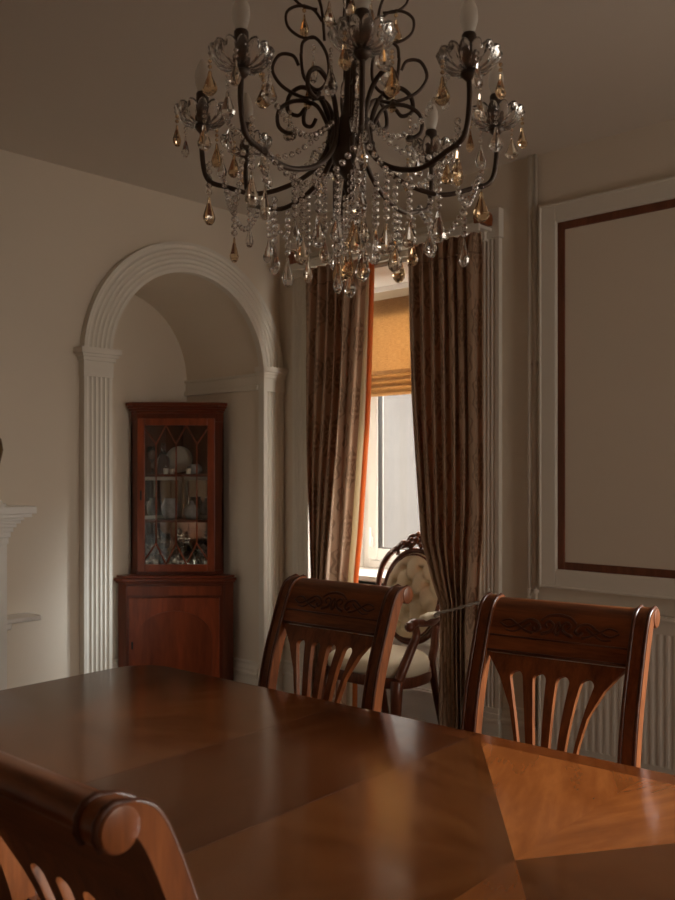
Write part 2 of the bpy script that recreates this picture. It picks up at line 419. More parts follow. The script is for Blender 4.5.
w2 = window('window_2', *W2, 1, 3.99, .04, .06)
b = bmesh.new(); box(b, W2[0], W2[1], 3.98, YR, 0, .77); obj('window_apron', b, m_white, w2)
b = bmesh.new()
box(b, W1[0], W1[0]+.012, YW+.004, YR, .0, WT); box(b, W1[1]-.012, W1[1], YW+.004, YR, .0, WT); box(b, W1[0]+.012, W1[1]-.012, YW+.004, YR, WT-.012, WT)
obj('bounce_boards', b, m_white, kind='structure')  # white boards added in the recess to bounce daylight onto the sash

# fluted window surrounds
def flutes(w, d, n, edge=.022, inner=.0, dp=.0045):
    """outline (t, depth) of a fluted board of width w and depth d"""
    pts = [(0,0),(0,d),(edge,d)]
    s = (w-2*edge-inner)/n
    for k in range(n):
        a = edge+s*k
        for q in range(1, 6):
            t = q/6; pts.append((a+s*t, d-dp*math.sin(PI*t)))
        pts.append((a+s, d))
    if inner: pts += [(w-inner, d-.012), (w, d-.012), (w, 0)]
    else: pts += [(w, d), (w, 0)]
    return pts
def surround(name, x0, x1):
    b = bmesh.new(); w, d = .135, .03
    for xa, sgn in ((x0-w, 1), (x1+w, -1)):
        prism(b, flutes(w, d, 4), .24, WT+.01, lambda u, v, a, xa=xa, sgn=sgn: (xa+sgn*u, YW-v, a))
        lo, hi = sorted((xa-sgn*.008, xa+sgn*(w+.006)))
        box(b, lo, hi, YW-.042, YW, 0, .17); box(b, lo, hi, YW-.05, YW, .17, .19); box(b, lo+.004, hi-.004, YW-.042, YW, .19, .215); box(b, lo+.006, hi-.006, YW-.036, YW, .215, .24)
        box(b, lo, hi, YW-.042, YW, WT+.01, WT+.155)
    prism(b, flutes(w, d, 4), x0+.006, x1-.006, lambda u, v, a: (a, YW-v, WT+.01+u))
    return bevel_mod(obj(name, b, m_trim, kind='structure'), .002)
surround('trim_1', *W1); surround('trim_2', *W2)

# arch surround of the alcove with pilasters and capitals
b = bmesh.new()
prof = []                                            # (offset from opening edge outward, depth)
for t, d in flutes(.165, .045, 5, .018, .0, .008): prof.append((t-.012, d))
rings = []
for k in range(49):
    a = PI*k/48
    rings.append([b.verts.new((XL+d, min(AC-(AR+t)*math.cos(a), YW-.004), AZ+(AR+t)*math.sin(a))) for t, d in prof])
for A, B in zip(rings, rings[1:]):
    for i in range(len(prof)):
        j = (i+1) % len(prof); b.faces.new((A[i], A[j], B[j], B[i]))
b.faces.new(rings[0]); b.faces.new(rings[-1])
w = .165
for ya, sgn in ((AC-AR+.012, -1), (AC+AR-.012, 1)):
    prism(b, flutes(w, .045, 5, .018, .0, .008), .26, AZ-.09, lambda u, v, a, ya=ya, sgn=sgn: (XL+v, min(ya+sgn*u, YW-.004), a))
    def blk(e, d, z0, z1):
        lo, hi = sorted((ya-sgn*e, ya+sgn*(w+e))); box(b, XL, XL+d, lo, min(hi, YW-.003), z0, z1)
    blk(.004, .05, AZ-.10, AZ-.02); blk(.012, .06, AZ-.02, AZ+.0); blk(.022, .07, AZ+.0, AZ+.015); blk(.034, .082, AZ+.015, AZ+.045)
    blk(.006, .055, 0, .20); blk(.002, .05, .20, .26)
obj('trim_3', b, m_trim, kind='structure', auto=40)
# impost moulding on the alcove's end wall and skirting
def ledge(bb, fn, z0, z1, prof2):
    pass
b = bmesh.new(); ye = AC+AR
box(b, XA, XL-.002, ye-.022, ye, AZ-.005, AZ+.012); box(b, XA, XL-.002, ye-.012, ye, AZ-.06, AZ-.005); box(b, XA, XL-.002, ye-.026, ye, AZ-.09, AZ-.06)
bevel_mod(obj('trim_4', b, m_trim, kind='structure'), .004)
def skirting(name, a0, a1, fn):
    b = bmesh.new()
    pr = [(0,0),(.024,0),(.024,.17),(.030,.175),(.030,.19),(.020,.20),(.020,.215),(.012,.235),(.012,.25),(0,.26)]
    prism(b, pr, a0, a1, fn); return obj(name, b, m_trim, kind='structure')
skirting('baseboard_alcove', XA, XL-.002, lambda u, v, a: (a, ye-u, v))
skirting('baseboard_alcove_back', AC-AR, ye, lambda u, v, a: (XA+u, a, v))
skirting('baseboard_left', YB, AC-AR-.165, lambda u, v, a: (XL+u, a, v))
skirting('baseboard_corner', XL+.001, W1[0]-.145, lambda u, v, a: (a, YW-u, v))
skirting('baseboard_window', W1[1]+.145, W2[0]-.145, lambda u, v, a: (a, YW-u, v))

# ------------------------------------------------------------------ dining table
TA = math.radians(2.8); TZ = .77
tc = Vector((-.831, 1.322)) - .655*Vector((math.cos(TA), math.sin(TA)))
table = thing('dining_table', 'large polished mahogany extending table with sunburst veneer top and one leaf', 'dining table', (tc.x, tc.y, 0), TA)
def slab(name, x0, x1, rc, mat):
    """rc: +1/-1 side with rounded corners, 0 none"""
    hy = .60; out = []
    def arc(cx, cyy, a0, r=.13):
        return [(cx+r*math.cos(a0+PI/2*k/10), cyy+r*math.sin(a0+PI/2*k/10)) for k in range(11)]
    r = .13
    if rc == 1: out = [(x0,hy),(x0,-hy)] + arc(x1-r,-hy+r,-PI/2) + arc(x1-r,hy-r,0)
    elif rc == -1: out = [(x1,-hy),(x1,hy)] + arc(x0+r,hy-r,PI/2) + arc(x0+r,-hy+r,PI)
    else: out = [(x0,-hy),(x1,-hy),(x1,hy),(x0,hy)]
    b = bmesh.new(); n = len(out)
    T = [b.verts.new((x,y,TZ)) for x,y in out]; Bv = [b.verts.new((x,y,TZ-.028)) for x,y in out]
    ft = b.faces.new(T); fb = b.faces.new(Bv[::-1])
    for i in range(n): b.faces.new((T[i],Bv[i],Bv[(i+1)%n],T[(i+1)%n])).material_index = 1
    return obj(name, b, [mat, m_table_edge], table)
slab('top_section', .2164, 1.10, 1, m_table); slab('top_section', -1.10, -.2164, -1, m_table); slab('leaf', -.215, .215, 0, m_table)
b = bmesh.new()
for x0,x1,y0,y1 in ((-1.0,1.0,-.52,-.498),(-1.0,1.0,.498,.52),(-1.0,-.978,-.498,.498),(.978,1.0,-.498,.498)): box(b,x0,x1,y0,y1,TZ-.115,TZ-.029)
bevel_mod(obj('apron', b, m_mah_x, table), .003)
for sx in (-1,1):
    for sy in (-1,1):
        b = bmesh.new()
        lathe(b, [(.022,0),(.03,.02),(.026,.05),(.02,.09),(.03,.12),(.038,.3),(.042,.46),(.03,.5),(.045,.52),(.045,.54),(.034,.56)], 20, Matrix.Translation((sx*.94, sy*.46, 0)))
        box(b, sx*.94-.042, sx*.94+.042, sy*.46-.042, sy*.46+.036, .56, TZ-.03)
        obj('leg', b, m_mah_z, table, auto=40)

# ------------------------------------------------------------------ dining chairs
PROF = spline([(0,.30,0),(0,.262,.2),(0,.225,.40),(0,.222,.50),(0,.232,.64),(0,.262,.79),(0,.305,.91),(0,.335,.985),(0,.358,1.025),(0,.383,1.040)], 8)
def py(z):
    for a, bb in zip(PROF, PROF[1:]):
        if a.z <= z <= bb.z: return lerp(a.y, bb.y, (z-a.z)/max(1e-6, bb.z-a.z))
    return PROF[-1].y
def pnorm(z):
    d = (py(z+.01)-py(z-.01))/.02; v = Vector((0, -1, d)); return v.normalized()      # front-facing normal
def side_poly(z0, thick, scroll_r, front_t=None):
    pts = [p for p in PROF if p.z >= z0]; F, B = [], []
    for i, p in enumerate(pts):
        t = (pts[min(i+1,len(pts)-1)]-pts[max(i-1,0)]).normalized(); nrm = Vector((0,-t.z,t.y))
        h = thick/2
        F.append((p+nrm*h)); B.append((p-nrm*h))
    return F, B
def add_profile(b, x0, x1, z0, thick, scroll_r):
    F, Bk = side_poly(z0, thick, scroll_r)
    # roll at the top: a round that hangs over the back
    end = PROF[-1]; c = Vector((0, end.y+.012, end.z+thick/2-scroll_r))
    arc = [(c.y+scroll_r*math.cos(a), c.z+scroll_r*math.sin(a)) for a in [PI/2-PI*1.25*k/18 for k in range(19)]]
    Bk = [p for p in Bk if p.y < c.y-scroll_r*.72 or p.z < c.z-scroll_r*.8]
    poly = [(p.y,p.z) for p in F] + arc + [(p.y,p.z) for p in Bk[::-1]]
    prism(b, poly, x0, x1, lambda u, v, a: (a, u, v))
    return c
def make_chair(label):
    t = thing('dining_chair', label, 'dining chair', (0,0,0), 0, 'dining chairs around the table')
    SW = .245
    for s in (-1, 1):
        b = bmesh.new()
        x0, x1 = sorted((s*(SW-.048), s*SW)); c = add_profile(b, x0, x1, 0, .036, .027)
        o = obj('back_post', b, m_mah_z, t, auto=35)
        bd = bmesh.new()
        for xo in (.006, .042):
            path = [(s*(SW-xo), p.y+nv.y*.019, p.z+nv.z*.019) for p in PROF[8:] for nv in (pnorm(min(p.z,1.02)),)]
            path += [(s*(SW-xo), c.y+.028*math.cos(a), c.z+.028*math.sin(a)) for a in (PI*.45,PI*.3,PI*.12,-.2,-.8)]
            tube(bd, path, .0052, 6)
        obj('post_beading', bd, m_mah_dark, o, smooth=True)
        bd = bmesh.new(); lathe(bd, [(0,0),(.0255,0),(.0252,.0018),(.022,.0026),(0,.0030)], 24, Matrix.Translation((s*SW, c.y, c.z)) @ Matrix.Rotation(s*PI/2, 4, 'Y')); obj('scroll_boss', bd, m_mah_z, o, auto=30)
    b = bmesh.new(); add_profile(b, -SW+.048, SW-.048, .905, .026, .021)
    rail = obj('top_rail', b, m_mah_x, t, auto=35)
    b = bmesh.new()
    zz = .953; F = lambda x, z, e: Vector((x, py(z), z)) + pnorm(z)*(.013+e)
    for z, r in ((.952,.0028),(.912,.004)): tube(b, [F(-SW+.05,z,0), F(SW-.05,z,0)], r, 6)
    for s in (-1, 1):
        def curve(pts, r0, r1):
            pp = spline([(s*x, 0, z) for x, z in pts], 6); m = len(pp)
            tube(b, [F(p.x, p.z, .0005) for p in pp], [lerp(r0, r1, i/(m-1)) for i in range(m)], 6)
        curve([(.17,.985),(.145,.975),(.115,.985),(.085,1.0),(.06,.995),(.05,.98),(.062,.972),(.07,.98)], .0025, .005)
        curve([(.165,.99),(.14,.995),(.115,.982),(.09,.97),(.07,.966)], .002, .0042)
        curve([(.15,.968),(.125,.966),(.1,.978),(.08,.99)], .002, .004)
        curve([(.045,.966),(.02,.975),(.012,.99),(.025,1.0),(.036,.992),(.028,.983)], .005, .003)
        curve([(.05,1.0),(.03,1.012),(.0,1.016)], .003, .005)
        curve([(.0,.966),(.008,.98),(.0,1.0)], .004, .004)
    obj('carving', b, m_mah_dark, rail, smooth=True)
    # pierced splat: five slats fanning into a solid head
    b = bmesh.new()
    ZB, ZT, ZA = .47, .906, .868
    gtop = (-.100, -.033, .033, .100); gw = .019
    def f(z): return max(0, min(1, (z-.5)/(.852-.5)))**1.9
    outer = [(.47,.080),(.64,.084),(.695,.089),(.775,.110),(.845,.147),(.88,.175),(.906,.197)]
    zs = [lerp(ZB, .84, k/22) for k in range(23)] + [lerp(.84, ZA, k/8) for k in range(1,9)] + [.880,.893,ZT]
    def edge(i, side, z):
        """boundaries: slat i in 0..4"""
        if (i == 0 and side == 0): return -interp(outer, z)
        if (i == 4 and side == 1): return interp(outer, z)
        g = i if side == 1 else i-1
        xb = (i-2)*.035 + (.009 if side == 1 else -.009)
        half = gw if z <= .849 else (gw*math.sqrt(max(0, 1-((z-.849)/(ZA-.849))**2)) if z < ZA else 0)
        xt = gtop[g] + (-half if side == 1 else half)
        return lerp(xb, xt, f(z))
    for i in range(5):
        rows = []
        for z in zs:
            a, c2 = edge(i,0,z), edge(i,1,z); nv = pnorm(z)*.009; y = py(z)
            rows.append([b.verts.new((a,y+nv.y,z+nv.z)), b.verts.new((c2,y+nv.y,z+nv.z)), b.verts.new((c2,y-nv.y,z-nv.z)), b.verts.new((a,y-nv.y,z-nv.z))])
        for A, Bq in zip(rows, rows[1:]):
            for k in range(4): b.faces.new((A[k],A[(k+1)%4],Bq[(k+1)%4],Bq[k]))
        b.faces.new(rows[0]); b.faces.new(rows[-1])
    obj('back_splat', b, m_mah_z, t, auto=35)
    b = bmesh.new()
    box(b, -.24,.24,-.235,-.212,.40,.455); box(b, -SW+.048,SW-.048,.205,.232,.40,.475)
    for s in (-1,1): box(b, *sorted((s*.218,s*.24)), -.212,.21,.40,.455)
    bevel_mod(obj('seat_rail', b, m_mah_x, t), .003)
    b = bmesh.new(); nx = 14
    G = [[None]*(nx+1) for _ in range(nx+1)]
    for i in range(nx+1):
        for j in range(nx+1):
            u, v = 2*i/nx-1, 2*j/nx-1
            G[i][j] = b.verts.new((u*.205, v*.203-.008, .455+.035*((1-u**6)*(1-v**6))**.6))
    for i in range(nx):
        for j in range(nx): b.faces.new((G[i][j],G[i+1][j],G[i+1][j+1],G[i][j+1]))
    rim = [G[i][0] for i in range(nx+1)]+[G[nx][j] for j in range(1,nx+1)]+[G[i][nx] for i in range(nx-1,-1,-1)]+[G[0][j] for j in range(nx-1,0,-1)]
    low = [b.verts.new((v.co.x, v.co.y, .43)) for v in rim]
    for k in range(len(rim)): b.faces.new((rim[k], rim[(k+1)%len(rim)], low[(k+1)%len(rim)], low[k]))
    b.faces.new(low)
    obj('seat', b, m_seat, t, smooth=True)
    for s in (-1,1):
        b = bmesh.new(); pts = spline([(s*.215,-.215,.43),(s*.217,-.218,.3),(s*.222,-.232,.15),(s*.226,-.26,.0)], 5)
        tube(b, pts, [lerp(.031,.018,i/(len(pts)-1)) for i in range(len(pts))], 4); obj('leg', b, m_mah_z, t)
    return t
RT = .383+.012                                     # where the rolled top lies behind the chair's origin
def chair_at(x, y, rot):                           # x,y: middle of the rolled top
    return (x - RT*(-math.sin(rot)), y - RT*math.cos(rot), 0)
r1, r2, r3 = math.radians(2.5), math.radians(8), math.radians(181.5)
ch = make_chair('dark carved mahogany dining chair across the table, in front of the cream armchair')
ch.location = chair_at(-2.045, 2.235, r1); ch.rotation_euler = (0,0,r1)
dup(ch, chair_at(-1.285, 2.315, r2), r2, 'carved mahogany dining chair with sunlit orange right edge, in front of the radiator', 'dining chairs around the table')
dup(ch, chair_at(-1.098, .560, r3), r3, 'dark mahogany dining chair in the near left corner, seen from behind its scrolled back', 'dining chairs around the table')

# ------------------------------------------------------------------ button-back armchair in the window
ac = thing('armchair', 'cream button-back armchair with carved walnut frame standing in the window', 'armchair', (-3.11, 3.72, 0), 0)
SH = .40
# local: faces -y; seat front y=-.25, back y=.22
def seat_outline(k, n, e=0):
    a = 2*PI*k/n; cx, sy = math.cos(a), math.sin(a)
    x = (abs(cx)**.55)*math.copysign(1,cx); y = (abs(sy)**.55)*math.copysign(1,sy)
    return ((.265-.045*y+e)*x*1.0 if y < 0 else (.265-.085*y+e)*x, (.25 if y < 0 else .15)*y+ (e if y>0 else -e)*abs(y) - (.02*(1-x*x) if y<0 else 0))
n = 48
b = bmesh.new(); R0 = [b.verts.new((*seat_outline(k,n,.0),SH-.055)) for k in range(n)]; R1 = [b.verts.new((*seat_outline(k,n,.006),SH-.04)) for k in range(n)]; R2 = [b.verts.new((*seat_outline(k,n,.004),SH)) for k in range(n)]
for A,B in ((R0,R1),(R1,R2)):
    for k in range(n): b.faces.new((A[k],A[(k+1)%n],B[(k+1)%n],B[k]))
b.faces.new(R0[::-1]); b.faces.new(R2)
obj('seat_frame', b, m_arm, ac, auto=40)
b = bmesh.new(); prev = [b.verts.new((*seat_outline(k,n,-.004),SH)) for k in range(n)]; b.faces.new(prev[::-1])
for s, z in ((1.0,.035),(.97,.055),(.9,.07),(.75,.082),(.5,.09),(.25,.093)):
    cur = [b.verts.new((seat_outline(k,n,-.004)[0]*s, seat_outline(k,n,-.004)[1]*s, SH+z)) for k in range(n)]
    for k in range(n): b.faces.new((prev[k],prev[(k+1)%n],cur[(k+1)%n],cur[k]))
    prev = cur
b.faces.new(prev); obj('seat_cushion', b, m_cream, ac, smooth=True)
# back: oval in a plane raked backwards
BW, BH, BZ = .205, .245, .74
def back_pt(x, z, d=0):                            # x across, z from oval centre, d forward
    rake = .16; y = .165 + (BZ+z-.45)*rake
    return Vector((x, y - d, BZ+z))
b = bmesh.new(); tube(b, [back_pt(BW*math.cos(2*PI*k/56), BH*math.sin(2*PI*k/56)) for k in range(56)], .020, 10, closed=True, flat=(1,.85))
frame = obj('back_frame', b, m_arm, ac, smooth=True)
b = bmesh.new(); tube(b, [back_pt((BW-.02)*math.cos(2*PI*k/56), (BH-.02)*math.sin(2*PI*k/56), .024) for k in range(56)], .006, 6, closed=True); obj('frame_bead', b, m_arm, frame, smooth=True)
buttons = [(x, z) for j, z in enumerate((.15,.075,0,-.075,-.15)) for x in ((-.055,.055) if j % 2 == 0 else (-.11,0,.11)) if (x/(BW*.86))**2+(z/(BH*.86))**2 < 1]
def pad(x, z):
    rr = min(1, (x/(BW-.012))**2+(z/(BH-.012))**2); h = .012+.05*(1-rr)**.5
    for bx, bz in buttons:
        d = math.hypot(x-bx, z-bz); h -= .034*math.exp(-(d/.017)**2)
    # pleats run along the diamonds between buttons
    u, v = (x/.11+z/.15), (x/.11-z/.15)
    for w in (u, v):
        q = abs((w-.5*0) - round(w)) if True else 0
        q2 = abs(w-.5-round(w-.5)); h -= .010*math.exp(-(min(q2, 9)/.09)**2)*(1-rr)**.5
    return max(h, .006)
b = bmesh.new(); rings = [[b.verts.new(back_pt(0,0,pad(0,0)))]]
NR, NS = 30, 96
for i in range(1, NR+1):
    r = i/NR; rings.append([b.verts.new(back_pt((BW-.012)*r*math.cos(2*PI*k/NS), (BH-.012)*r*math.sin(2*PI*k/NS), pad((BW-.012)*r*math.cos(2*PI*k/NS), (BH-.012)*r*math.sin(2*PI*k/NS)))) for k in range(NS)])
for k in range(NS): b.faces.new((rings[0][0], rings[1][k], rings[1][(k+1)%NS]))
for A,B in zip(rings[1:], rings[2:]):
    for k in range(NS): b.faces.new((A[k],A[(k+1)%NS],B[(k+1)%NS],B[k]))
bk = [b.verts.new(back_pt((BW-.012)*math.cos(2*PI*k/NS), (BH-.012)*math.sin(2*PI*k/NS), -.015)) for k in range(NS)]
for k in range(NS): b.faces.new((rings[-1][k],rings[-1][(k+1)%NS],bk[(k+1)%NS],bk[k]))
b.faces.new(bk)
padobj = obj('back_pad', b, m_cream, ac, smooth=True)
for bx, bz in buttons:
    b = bmesh.new(); ball(b, back_pt(bx, bz, pad(bx,bz)+.001), .009, 2, (1,.5,1)); obj('button', b, m_cream, padobj, smooth=True)
# carved crest
b = bmesh.new()
for s in (-1,1):
    def cr(pts, r0, r1, d=.012):
        pp = spline([(s*x,0,z) for x,z in pts],6); m=len(pp); tube(b,[back_pt(p.x,p.z,d) for p in pp],[lerp(r0,r1,i/(m-1)) for i in range(m)],8)
    cr([(.226,-.06),(.25,.0),(.258,.07),(.24,.15),(.20,.21),(.15,.248),(.10,.268),(.05,.272)], .014, .021, .0)
    cr([(.19,.205),(.165,.235),(.135,.24),(.125,.225),(.14,.217)], .012, .008)
    cr([(.13,.255),(.105,.285),(.075,.285),(.068,.268),(.085,.262)], .014, .008)
    cr([(.07,.28),(.05,.318),(.018,.325),(.008,.305),(.025,.295)], .014, .008)
    cr([(.04,.262),(.02,.28),(.0,.30)], .012, .012, .02)
    for x,z in ((.165,.222),(.115,.262),(.095,.275),(.05,.29),(.035,.305),(.03,.275)): ball(b, back_pt(s*x,z,.022), .013, 2)
ball(b, back_pt(0,.30,.024), .022, 2, (1,.7,1)); ball(b, back_pt(0,.335,.012), .016, 2)
obj('carved_crest', b, m_arm, ac, smooth=True)
# uprights from back to seat, legs, arms
for s in (-1,1):
    b = bmesh.new(); pts = spline([back_pt(s*.165,-.14,0), back_pt(s*.17,-.24,0), (s*.175,.145,.43),(s*.178,.152,.34),(s*.19,.18,.18),(s*.20,.225,0)],5)
    tube(b, pts, [lerp(.023,.019,i/(len(pts)-1)) for i in range(len(pts))], 8); obj('leg', b, m_arm, ac, smooth=True)
    b = bmesh.new(); pts = spline([(s*.25,-.235,.385),(s*.257,-.25,.32),(s*.252,-.247,.2),(s*.245,-.245,.08),(s*.247,-.255,.03),(s*.247,-.26,0)],5)
    rr = [(.034),.034,.033,.032,.031,.03]+[lerp(.03,.017,k/12) for k in range(13)]+[.017,.018,.02,.022,.023,.022,.02]
    rr = (rr+[.02]*40)[:len(pts)]
    tube(b, pts, rr, 10); obj('leg', b, m_arm, ac, smooth=True)
    b = bmesh.new(); pts = spline([(s*.25,-.225,.39),(s*.262,-.20,.45),(s*.272,-.15,.54),(s*.275,-.115,.60),(s*.275,-.125,.645)],5)
    tube(b, pts, [lerp(.027,.019,i/(len(pts)-1)) for i in range(len(pts))], 8)
    pts = spline([(s*.275,-.165,.652),(s*.275,-.13,.664),(s*.27,-.05,.655),(s*.252,.05,.648),(s*.222,.13,.665),(s*.19,.19,.70)],5)
    tube(b, pts, [.024,.027,.028,.026]+[.021]*40 if False else [.024 if i<6 else .020 for i in range(len(pts))], 10)
    ball(b, (s*.275,-.168,.650), .027, 2)
    a = obj('arm', b, m_arm, ac, smooth=True)
    b = bmesh.new(); pts = spline([(s*.272,-.06,.676),(s*.262,.0,.684),(s*.252,.05,.68),(s*.236,.10,.676)],5)
    tube(b, pts, [.012]+[.024]*(len(pts)-2)+[.012], 10, flat=(1,.7)); obj('arm_pad', b, m_cream, a, smooth=True)

# ------------------------------------------------------------------ curtains, rail, blind, tieback
def curtain(name, label, L, R, folds, ph, zt=2.605, amp=.036, turn=0, trim_side=None, Y0=3.80):
    nu, nv = 150, 60
    b = bmesh.new(); uvl = b.loops.layers.uv.new('UVMap')
    G = []
    FW = 1.35
    def pos(u, z, off=0):
        l, r = interp(L, z), interp(R, z); top = min(1, max(0, (zt-z)/.13)); squeeze = min(1, (r-l)/.40)
        a = amp*(.45+.55*top)/max(.55, squeeze)**.5
        x = lerp(l, r, u) + .010*math.sin(2*PI*folds*u*2+ph)*top
        y = Y0 + a*math.sin(2*PI*folds*u+ph+.5*math.sin(z*1.7+u*5)*top) + .012*math.sin(5*u+z*2.2)*top
        if top < 1: y += .006*math.sin(2*PI*folds*3*u)*(1-top)
        if turn and u > 1-turn:
            q = (u-(1-turn))/turn; y = lerp(y, Y0+.005+.085*q*min(1,.45+(zt-z)*.35), q**.5)
        return Vector((x, y+off, z))
    us = [i/nu for i in range(nu+1)]; zs = [lerp(zt, .012, (j/nv)) for j in range(nv+1)]
    zs[1] = zt-.012
    for z in zs: G.append([b.verts.new(pos(u, z)) for u in us])
    for j in range(nv):
        for i in range(nu):
            f = b.faces.new((G[j][i],G[j+1][i],G[j+1][i+1],G[j][i+1]))
            for lp, (ii, jj) in zip(f.loops, ((i,j),(i,j+1),(i+1,j+1),(i+1,j))): lp[uvl].uv = (us[ii]*FW, zs[jj])
    o = obj(name, b, m_curtain, None, smooth=True); tag(o, label, 'curtain', 'damask curtains at the window')
    sm = o.modifiers.new('solid', 'SOLIDIFY'); sm.thickness = .003; sm.offset = 0
    # gathered heading tape with small knots
    b = bmesh.new()
    tube(b, [pos(u, zt-.10, -.004) for u in us[::2]], .0035, 6)
    for k in range(folds*2+1):
        u = min(.98, max(.02, (k+.25)/(folds*2+1))); ball(b, pos(u, zt-.10, -.008), .008, 1)
    obj('heading_tape', b, m_curtain, o, smooth=True)
    if trim_side is not None:
        b = bmesh.new(); A = [pos(trim_side, z) for z in zs]; 
        lb = bmesh.new(); L1 = [lb.verts.new(p) for p in A]; L2 = [lb.verts.new(p+Vector((.034,.012,0))*min(1, .35+(zt-p.z)*.7)) for p in A]
        for k in range(nv): lb.faces.new((L1[k],L1[k+1],L2[k+1],L2[k]))
        lo = obj('lit_fold', lb, m_lit_cream, o, smooth=True); lo.modifiers.new('solid','SOLIDIFY').thickness = .002
        A = [v + Vector((.034,.012,0))*min(1, .35+(zt-v.z)*.7) for v in A]
        V1 = [b.verts.new(p) for p in A]; V2 = [b.verts.new(p+Vector((.018,.022,0))) for p in A]
        for k in range(nv): b.faces.new((V1[k],V1[k+1],V2[k+1],V2[k]))
        e = obj('backlit_hem', b, m_backlit, o, smooth=True); m = e.modifiers.new('solid','SOLIDIFY'); m.thickness = .003
    return o
K = .992
curtain('curtain', 'brown damask curtain left of the window opening, with inner edge coloured backlit orange',
        [(0,-3.75),(.8,-3.76),(1.4,-3.79),(2.6,-3.815)], [(0,-3.575),(.8,-3.565),(1.13,-3.525),(1.83,-3.445),(2.6,-3.37)], 6, .6, 2.60, .033, .16, 1.0)
curtain('curtain', 'brown damask curtain right of the window, tied back with a grey cord',
        [(0,-2.83),(.56,-2.815),(.74,-2.815),(.86,-2.87),(1.06,-2.945),(1.8,-3.005),(2.6,-3.045)], [(0,-2.63),(.64,-2.645),(.74,-2.64),(1.2,-2.60),(2.6,-2.59)], 7, 2.2, 2.605, .029, 0, 0.0)
rail = thing('curtain_rail', 'painted curtain board with dark wooden end blocks above the window', 'curtain rail', (-3.22, 3.9, 2.6))
b = bmesh.new(); box(b, -.66,.66,-.15,-.035,.012,.03); box(b, -.66,.66,-.155,-.14,-.004,.034); bevel_mod(obj('rail_board', b, m_trim, rail), .003)
for s in (-1,1):
    b = bmesh.new(); pr = [(-.022,0),(.022,0),(.026,.03),(.022,.055),(.012,.07),(0,.075),(-.012,.07),(-.022,.055),(-.026,.03)]
    prism(b, pr, -.16, -.06, lambda u, v, a, s=s: (s*.655+u, a, .032+v)); bevel_mod(obj('end_block', b, m_mah_z, rail), .004)
    b = bmesh.new(); box(b, s*.62-.01, s*.62+.01, -.06, -.031, -.03, .012); obj('bracket', b, m_trim, rail)
# roman blind
b = bmesh.new()
prof = [(y+.235, z+.075) for y, z in [(4.155,2.43),(4.150,2.3),(4.148,2.1),(4.146,1.97),(4.12,1.945),(4.145,1.94),(4.14,1.925),(4.11,1.905),(4.14,1.90),(4.135,1.885),(4.105,1.865),(4.135,1.86),(4.13,1.845),(4.105,1.825),(4.11,1.81)]]
G = [[b.verts.new((lerp(-3.90,-2.61,i/40), y+.0015*math.sin(i*1.3+z*20), z)) for i in range(41)] for y, z in prof]
for A,B in zip(G,G[1:]):
    for i in range(40): b.faces.new((A[i],B[i],B[i+1],A[i+1]))
bl = thing('roman_blind', 'orange woven roman blind drawn half down behind the curtains', 'blind', (-3.255, 4.39, 2.46))
o = obj('blind_cloth', b, m_blind, None, smooth=False); o.parent = bl; o.matrix_parent_inverse = Matrix.Translation((3.255,-4.39,-2.46))
o.modifiers.new('solid','SOLIDIFY').thickness = .003
b = bmesh.new(); box(b, -.64,.64,-.02,.022,.078,.108); bevel_mod(obj('head_rail', b, m_white, bl), .004)
b = bmesh.new(); box(b, -.64,.64,-.014,-.011,.030,.085); obj('lit_head_strip', b, m_lit_cream, bl)  # translucent cream strip, added so the window head looks lit
# tieback
b = bmesh.new()
tb = [(-2.545,3.82,.78),(-2.60,3.745,.765),(-2.70,3.722,.73),(-2.80,3.725,.70),(-2.815,3.735,.685),(-2.835,3.79,.685),(-2.815,3.85,.69),(-2.70,3.862,.72),(-2.56,3.85,.775)]
P = spline(tb, 8)
for ph in (0, PI):
    tube(b, [p+Vector((.0035*math.cos(i*.9+ph),.0035*math.sin(i*.9+ph),.005*math.sin(i*.9+ph))) for i,p in enumerate(P)], .0045, 6)
tbo = obj('curtain_tieback', b, m_cord, None, smooth=True); tag(tbo, 'twisted grey cord tieback looped round the right curtain', 'tieback')
b = bmesh.new(); tube(b, spline([(-2.545,3.868,.80),(-2.545,3.83,.80),(-2.545,3.812,.815),(-2.545,3.812,.84)],5), .006, 8); lathe(b, [(.014,0),(.016,.006),(.008,.012)], 16, Matrix.Translation((-2.545,3.87,.80)) @ Matrix.Rotation(PI/2,4,'X'))
lathe(b, [(.004,.67),(.012,.69),(.009,.74),(.006,.775)], 10, Matrix.Translation((-2.545,3.815,0)))
hk = obj('tieback_hook', b, m_trim, None, smooth=True); tag(hk, 'pale tieback hook on the fluted trim right of the curtains', 'hook')

# ------------------------------------------------------------------ panel, pipes, radiator
pn = thing('framed_panel', 'large cream framed wall panel with thin mahogany inlay right of the pipes', 'wall panel', (-2.295, YW, .866))
PW, PH = 1.40, 1.817
def frame_bm(b, x0, x1, z0, z1, w, y0, y1):
    box(b,x0,x0+w,y0,y1,z0,z1); box(b,x1-w,x1,y0,y1,z0,z1); box(b,x0+w,x1-w,y0,y1,z0,z0+w); box(b,x0+w,x1-w,y0,y1,z1-w,z1)
b = bmesh.new(); frame_bm(b,0,PW,0,PH,.085,-.034,0); frame_bm(b,.0,PW,0,PH,.012,-.044,-.034); frame_bm(b,.078,PW-.078,.078,PH-.078,.012,-.030,0)
bevel_mod(obj('panel_frame', b, m_trim, pn), .004)
b = bmesh.new(); frame_bm(b,.09,PW-.09,.09,PH-.09,.036,-.022,0); bevel_mod(obj('mahogany_inlay', b, m_inset, pn), .003)
b = bmesh.new(); box(b,.126,PW-.126,-.014,0,.126,PH-.126); obj('panel_board', b, m_wall, pn)
